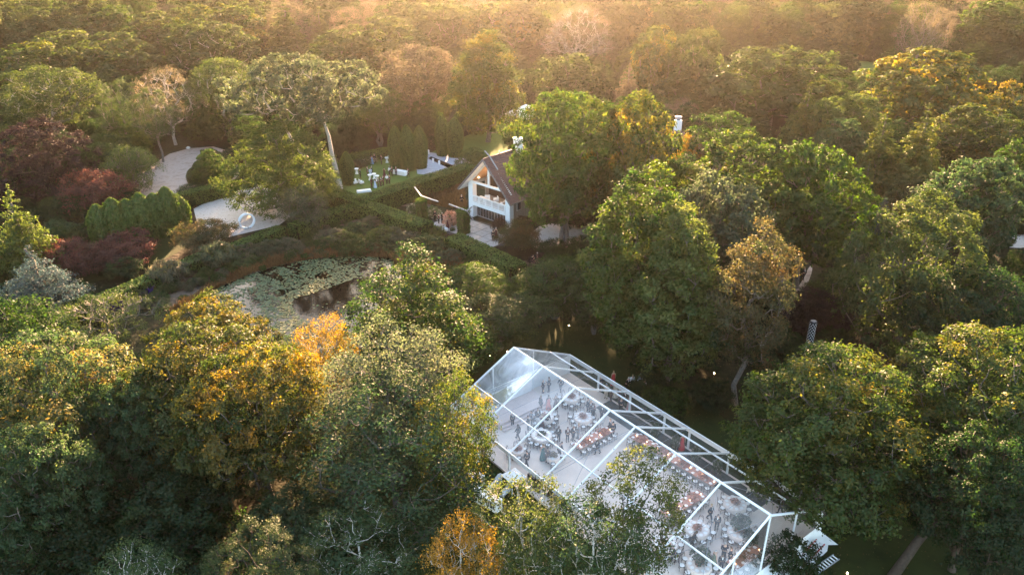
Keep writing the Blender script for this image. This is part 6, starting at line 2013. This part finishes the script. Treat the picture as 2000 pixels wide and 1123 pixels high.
PEOPLE = [
 # inside the tent, left half
 (1060, 767, FL, 'talk', 'navy', 'person in dark suit, left of the pair facing each other near the stage', 70), (1072, 765, FL, 'drink', 'navy', 'person in dark suit, right of the pair facing each other near the stage', 250),
 (1095, 765, FL, 'walk', 'charcoal', 'person in grey suit walking under the first ridge bay', 200), (1071, 801, FL, 'stand', 'dress:coral', 'person in a coral gown between the stage and the tables', 200),
 (1056, 801, FL, 'stand', 'charcoal', 'person in charcoal left of the coral gown', 120), (1085, 798, FL, 'talk', 'dress:brown', 'person in dark brown dress right of the coral gown', 220),
 (1041, 831, FL, 'lean', 'grey/navy', 'person in grey leaning at the table before the stage, left side', 300), (1050, 826, FL, 'stand', 'navy', 'person in navy behind the table before the stage', 20),
 (1068, 832, FL, 'lean', 'navy', 'person in navy bending over the front rafter table', 100), (1058, 838, FL, 'talk', 'dress:wine', 'person in wine red beside the bending person in navy', 160),
 (1012, 858, FL, 'walk', 'black', 'person in black striding along the near side', 240), (1001, 832, FL, 'stand', 'black', 'person in black under the overhanging leaves', 30), (1031, 839, FL, 'stand', 'black', 'person in black standing at the near purlin', 90),
 (1091, 861, FL, 'talk', 'charcoal', 'broad person in charcoal right of the table ringed with white chairs', 330), (1108, 862, FL, 'talk', 'brown/charcoal', 'person in brown jacket before the crosswise table', 10), (1119, 860, FL, 'drink', 'charcoal', 'person with raised glass before the crosswise table, left', 40), (1129, 857, FL, 'stand', 'grey', 'person in grey before the crosswise table, right', 290),
 (1147, 806, FL, 'talk', 'navy', 'person in navy, left of the trio behind a round table', 60), (1153, 809, FL, 'stand', 'navy', 'person in navy, middle of the trio behind a round table', 0), (1159, 814, FL, 'drink', 'wine/navy', 'person in wine red jacket, right of the trio behind a round table', 300),
 (1174, 818, FL, 'stand', 'charcoal', 'person in charcoal under the fourth rafter', 45), (1196, 852, FL, 'stand', 'navy', 'person in navy at the end of the crosswise table', 180), (1190, 846, FL, 'talk', 'navy', 'person in navy gesturing behind the crosswise table end', 60),
 (1167, 886, FL, 'walk', 'navy', 'person in navy walking across the empty dance floor', 310), (1029, 910, FL, 'walk', 'black', 'person in black walking by the small table at the near eave', 230),
 (1060, 898, FL, 'stand', 'dress:teal', 'person in a teal gown beside the food table', 200), (1069, 904, FL, 'drink', 'brown', 'person in brown next to the teal gown', 150), (1092, 893, FL, 'lean', 'navy', 'person in navy leaning over the food table', 110),
 # far aisle seen through the far roof slope
 (1172, 762, FL, 'stand', 'navy', 'person in navy, first from left in the far aisle crowd', 190), (1183, 778, FL, 'talk', 'cream', 'person in cream in the far aisle crowd', 150), (1193, 784, FL, 'talk', 'brown', 'person in brown in the far aisle crowd', 240), (1201, 776, FL, 'stand', 'dress:cream', 'person in pale dress in the far aisle crowd', 200),
 (1209, 786, FL, 'drink', 'wine', 'person in wine red in the far aisle crowd', 90), (1219, 790, FL, 'stand', 'charcoal', 'person in charcoal in the far aisle crowd', 30), (1228, 799, FL, 'talk', 'dress:pink', 'person in pink, last on the right of the far aisle crowd', 260), (1197, 752, .0, 'stand', 'dress:red', 'person in red outside the far eave', 200), (1331, 878, FL, 'stand', 'dress:red', 'person in red among the tall flower sprays', 180),
 (1212, 806, FL, 'stand', 'navy', 'person in navy nearest the ridge in the far aisle crowd', 150),
 # right end
 (1385, 1016, FL, 'walk', 'navy', 'person in navy stepping left between the right end tables', 60), (1399, 1033, FL, 'lean', 'navy', 'person in navy bending forward between the right end tables', 340), (1407, 1113, FL, 'stand', 'navy', 'person in navy seen from behind in the bottom right group', 0),
 (1412, 1093, FL, 'talk', 'navy', 'person in navy with white shirt facing the bottom right group', 180), (1424, 1101, FL, 'drink', 'navy', 'person in navy at the right of the bottom right group', 240), (1393, 1108, FL, 'drink', 'dress:green', 'person in a pale green dress at the left of the bottom right group', 110), (1315, 1096, FL, 'lean', 'navy', 'person in navy bending at the bottom edge table', 300), (1350, 1070, FL, 'lean', 'charcoal', 'person in dark clothes leaning by the table left in the right end group', 80),
 (1461, 976, FL, 'stand', 'cream/charcoal', 'person in cream top by the far right wall', 200), (1480, 966, FL, 'talk', 'navy', 'person in navy by the far right wall', 150), (1524, 1004, FL, 'walk', 'charcoal', 'dim person walking by the right gable', 250),
 # outside round the tent
 (1234, 759, 0, 'stand', 'white/black', 'person in white shirt standing behind the far eave', 190), (1249, 757, 0, 'stand', 'lightblue/black', 'person in pale blue shirt behind the far eave', 200), (1255, 768, 0, 'lean', 'white/black', 'person in white crouched over behind the far eave', 120), (1222, 764, 0, 'lean', 'black', 'person in black bending behind the far eave', 60),
 (1055, 640, 0, 'stand', 'black', 'dark suited person under the right cherry tree', 180), (1568, 546, 0, 'walk', 'black', 'person in black walking up the woodland drive', 20), (1041, 519, 0, 'walk', 'dress:pink', 'person in pink on the path past the terrace hedge', 150), (1049, 516, 0, 'walk', 'dress:pink', 'second person in pink walking close to the first', 150), (1016, 540, 0, 'stand', 'dress:pink', 'person in pink half hidden at the hedge end', 200),
 # house terrace
 (963, 470, .07, 'stand', 'black', 'person in black beside the brown green maple on the terrace', 190), (969, 466, .07, 'stand', 'dress:wine', 'person in wine red beside the brown green maple on the terrace', 160),
 (850, 431, .03, 'stand', 'black', 'person in dinner jacket, leftmost on the rose terrace', 200), (857, 437, .03, 'talk', 'wine/black', 'person in wine jacket, second on the rose terrace', 120), (864, 436, .03, 'drink', 'black', 'person in dinner jacket, third on the rose terrace', 240), (874, 446, .03, 'stand', 'dress:wine', 'person in dark red gown on the rose terrace', 200), (884, 439, .03, 'walk', 'black', 'person in black walking on the rose terrace', 130),
 (902, 400, 0, 'stand', 'black', 'lone person in black in the dry meadow grass left of the house', 180),
 (987, 270, 0, 'stand', 'black', 'lone person in black on the back lawn', 190),
 (1010, 238, 0, 'stand', 'brown', 'person in brown at the left of the white marquee', 150), (1024, 240, 0, 'talk', 'brown', 'person in brown in front of the white marquee', 200), (1034, 238, 0, 'stand', 'wine', 'person in wine red in front of the white marquee', 180),
 # party lawn
 (704, 348, 0, 'stand', 'black', 'person in black beside the left cocktail table on the party lawn', 120), (718, 344, 0, 'drink', 'brown', 'person in brown, left of the small party lawn cluster', 90), (724, 345, 0, 'stand', 'lightblue', 'person in pale blue in the small party lawn cluster', 200), (727, 343, 0, 'talk', 'black', 'person in black behind the person in pale blue', 270),
 (727, 321, 0, 'stand', 'dress:blue', 'person in a sky blue gown at the back of the party lawn', 180), (732, 319, 0, 'stand', 'black', 'person in black with white shirt next to the sky blue gown', 200), (745, 321, 0, 'drink', 'charcoal', 'person in charcoal walking at the back of the party lawn', 90),
 (726, 367, 0, 'talk', 'wine/brown', 'person in wine red at the front left of the party lawn crowd', 140), (733, 367, 0, 'stand', 'dress:lightblue', 'person in pale blue at the front of the party lawn crowd', 170), (739, 365, 0, 'drink', 'brown', 'person in brown right of the pale blue dress on the party lawn', 100), (744, 364, 0, 'talk', 'brown', 'person in brown, centre front of the party lawn crowd', 60), (749, 362, 0, 'stand', 'wine', 'person in wine red, centre of the party lawn crowd', 300), (756, 360, 0, 'drink', 'white/brown', 'person in white jacket in the party lawn crowd', 200), (761, 359, 0, 'stand', 'brown', 'person in brown at the right of the party lawn crowd', 240),
 (751, 346, 0, 'talk', 'dress:wine', 'person in wine red behind the party lawn crowd', 150), (761, 343, 0, 'drink', 'white/navy', 'person in white jacket near the draped table', 60), (766, 344, 0, 'stand', 'brown', 'person in brown left of the draped table', 120), (774, 343, 0, 'talk', 'brown', 'person in brown right beside the draped table', 210), (798, 347, 0, 'walk', 'brown', 'lone person walking right of the draped table', 300),
]
for row in PEOPLE: person(*row[:6], deg=row[6] if len(row) > 6 else None)


# party lawn furniture
def cocktail(px, py, lab, h=1.05, r=.42):
    p = at(px, py)
    o = empty('cocktail_table', p, 0, lab, 'table')
    mb = MB(); mb.lathe([(r, h - .04), (r, h), (.02, h)], 18); mb.build('tabletop', CLOTH, o)
    mb = MB(); mb.lathe([(.30, .02), (.16, .45), (.20, .75), (r + .01, h - .02)], 16); mb.build('tablecloth', CLOTH, o)


for px, py, lab in ((697, 340, 'white draped cocktail table at the left of the party lawn'), (723, 352, 'white cocktail table left in the party lawn crowd'), (731, 350, 'white cocktail table middle in the party lawn crowd'), (737, 354, 'white cocktail table right in the party lawn crowd'), (756, 318, 'white cocktail table near the back of the party lawn')):
    cocktail(px, py, lab)
for (px, py), L, lab, rz in (((782, 341), 2.6, 'long table draped in white on the party lawn beside the clipped yews', -.5), ((711, 375), 2.4, 'low white covered table at the hedge crossing on the party lawn', .35)):
    p = at(px, py)
    o = empty('draped_table', p, rz, lab, 'table')
    hh = .8 if L > 2.5 else .35
    mb = MB(); mb.box((0, 0, hh - .03), (L, .9, .06)); mb.build('tabletop', CLOTH, o)
    mb = MB()
    for k in range(25):
        a = 2 * PI * k / 24
        cx_ = max(-L / 2, min(L / 2, L * .75 * math.cos(a))); cy_ = max(-.45, min(.45, .9 * math.sin(a)))
        q = 1.04 + .03 * (k % 2)
        mb.v += [(cx_, cy_, hh - .04), (cx_ * q, cy_ * q, .02)]
    for k in range(24): mb.f.append([2 * k, 2 * k + 1, 2 * k + 3, 2 * k + 2]); mb.m.append(0)
    mb.build('tablecloth', CLOTH, o)


def armchair(loc, rz, lab, cat='chair', name='garden_armchair', w=.75, mat=None):
    o = empty(name, loc, rz, lab, cat)
    mat = mat or CLOTH
    mb = MB(); mb.box((0, 0, .33), (w, .7, .22)); mb.build('seat', mat, o)
    mb = MB(); mb.bar((-w / 2, .33, .62), (w / 2, .33, .62), .12, .6); mb.build('backrest', mat, o)
    for s in (-1, 1):
        mb = MB(); mb.box((s * (w / 2 - .05), 0, .5), (.1, .7, .2)); mb.build('armrest', mat, o)
        for y in (-.3, .3):
            mb = MB(); mb.bar((s * (w / 2 - .06), y, 0), (s * (w / 2 - .06), y, .22), .05, .05); mb.build('leg', DARKWOOD, o)


for px, py, rz, lab in ((694, 360, .6, 'white round backed armchair by the clipped yew on the party lawn'), (706, 360, 2.2, 'cream armchair right of the white round backed one on the party lawn')):
    armchair(at(px, py), rz, lab, mat=CLOTH if 'white' in lab else PALEWOOD)
armchair(at(763, 312), 1.2, 'white reclining lounger at the back edge of the party lawn', 'lounger', 'lounger', .7)
HM = Matrix.Translation(HC) @ Matrix.Rotation(HA, 4, 'Z')
for x, y, rz, lab in ((-1.9, 1.6, .8, 'white wicker armchair at the left of the house balcony'), (-0.6, 2.2, -.6, 'white wicker armchair in the middle of the house balcony'), (1.5, 1.3, -1.2, 'white wicker armchair at the right of the house balcony')):
    armchair(HM @ Vector((x, y, 2.68)), HA + rz, lab, mat=WHITE, w=.85)
p = HM @ Vector((-2.4, .9, 2.68))
o = empty('balcony_table', p, HA, 'low table with a white cloth on the house balcony', 'table')
mb = MB(); mb.box((0, 0, .7), (1.3, .8, .06)); mb.build('tabletop', CLOTH, o)
for x in (-.5, .5):
    mb = MB(); mb.box((x, 0, .34), (.08, .6, .68)); mb.build('leg', WHITE, o)
p = at(884, 452); o = plant('bush', 'green', (p.x, p.y), .7, .8, 'small potted round bush at the front of the rose terrace', 'shrub', 'potted_bush', 'brown')
for k, (px, py) in enumerate(((846, 318), (858, 322), (837, 301))):
    p = at(px, py)
    o = empty('pool_lantern', p, 0, ['white lantern at the near edge of the pool, left', 'white lantern at the near edge of the pool, right', 'white lantern at the far left corner of the pool'][k], 'lantern')
    mb = MB(); mb.box((0, 0, .35), (.34, .34, .62)); mb.build('lantern_body', WHITE, o)
    mb = MB(); mb.lathe([(.26, .68), (.05, .9)], 4); mb.build('lid', WHITE, o)


# ------------------------------------------------------------------ evening haze
def haze_box():
    m, nt = new_mat('evening_haze')
    out = N(nt, 'ShaderNodeOutputMaterial')
    v = N(nt, 'ShaderNodeVolumePrincipled')
    v.inputs['Color'].default_value = (0.62, 0.56, 0.54, 1)
    v.inputs['Density'].default_value = HAZE_DENSITY
    v.inputs['Anisotropy'].default_value = HAZE_G
    nt.links.new(v.outputs[0], out.inputs['Volume'])
    mb = MB()
    mb.box((0, 1250, (49.5 - 4.5) / 2), (6300, 5800, 54.0))
    o = mb.build('haze', m, kind='stuff')
    return o


haze_box()
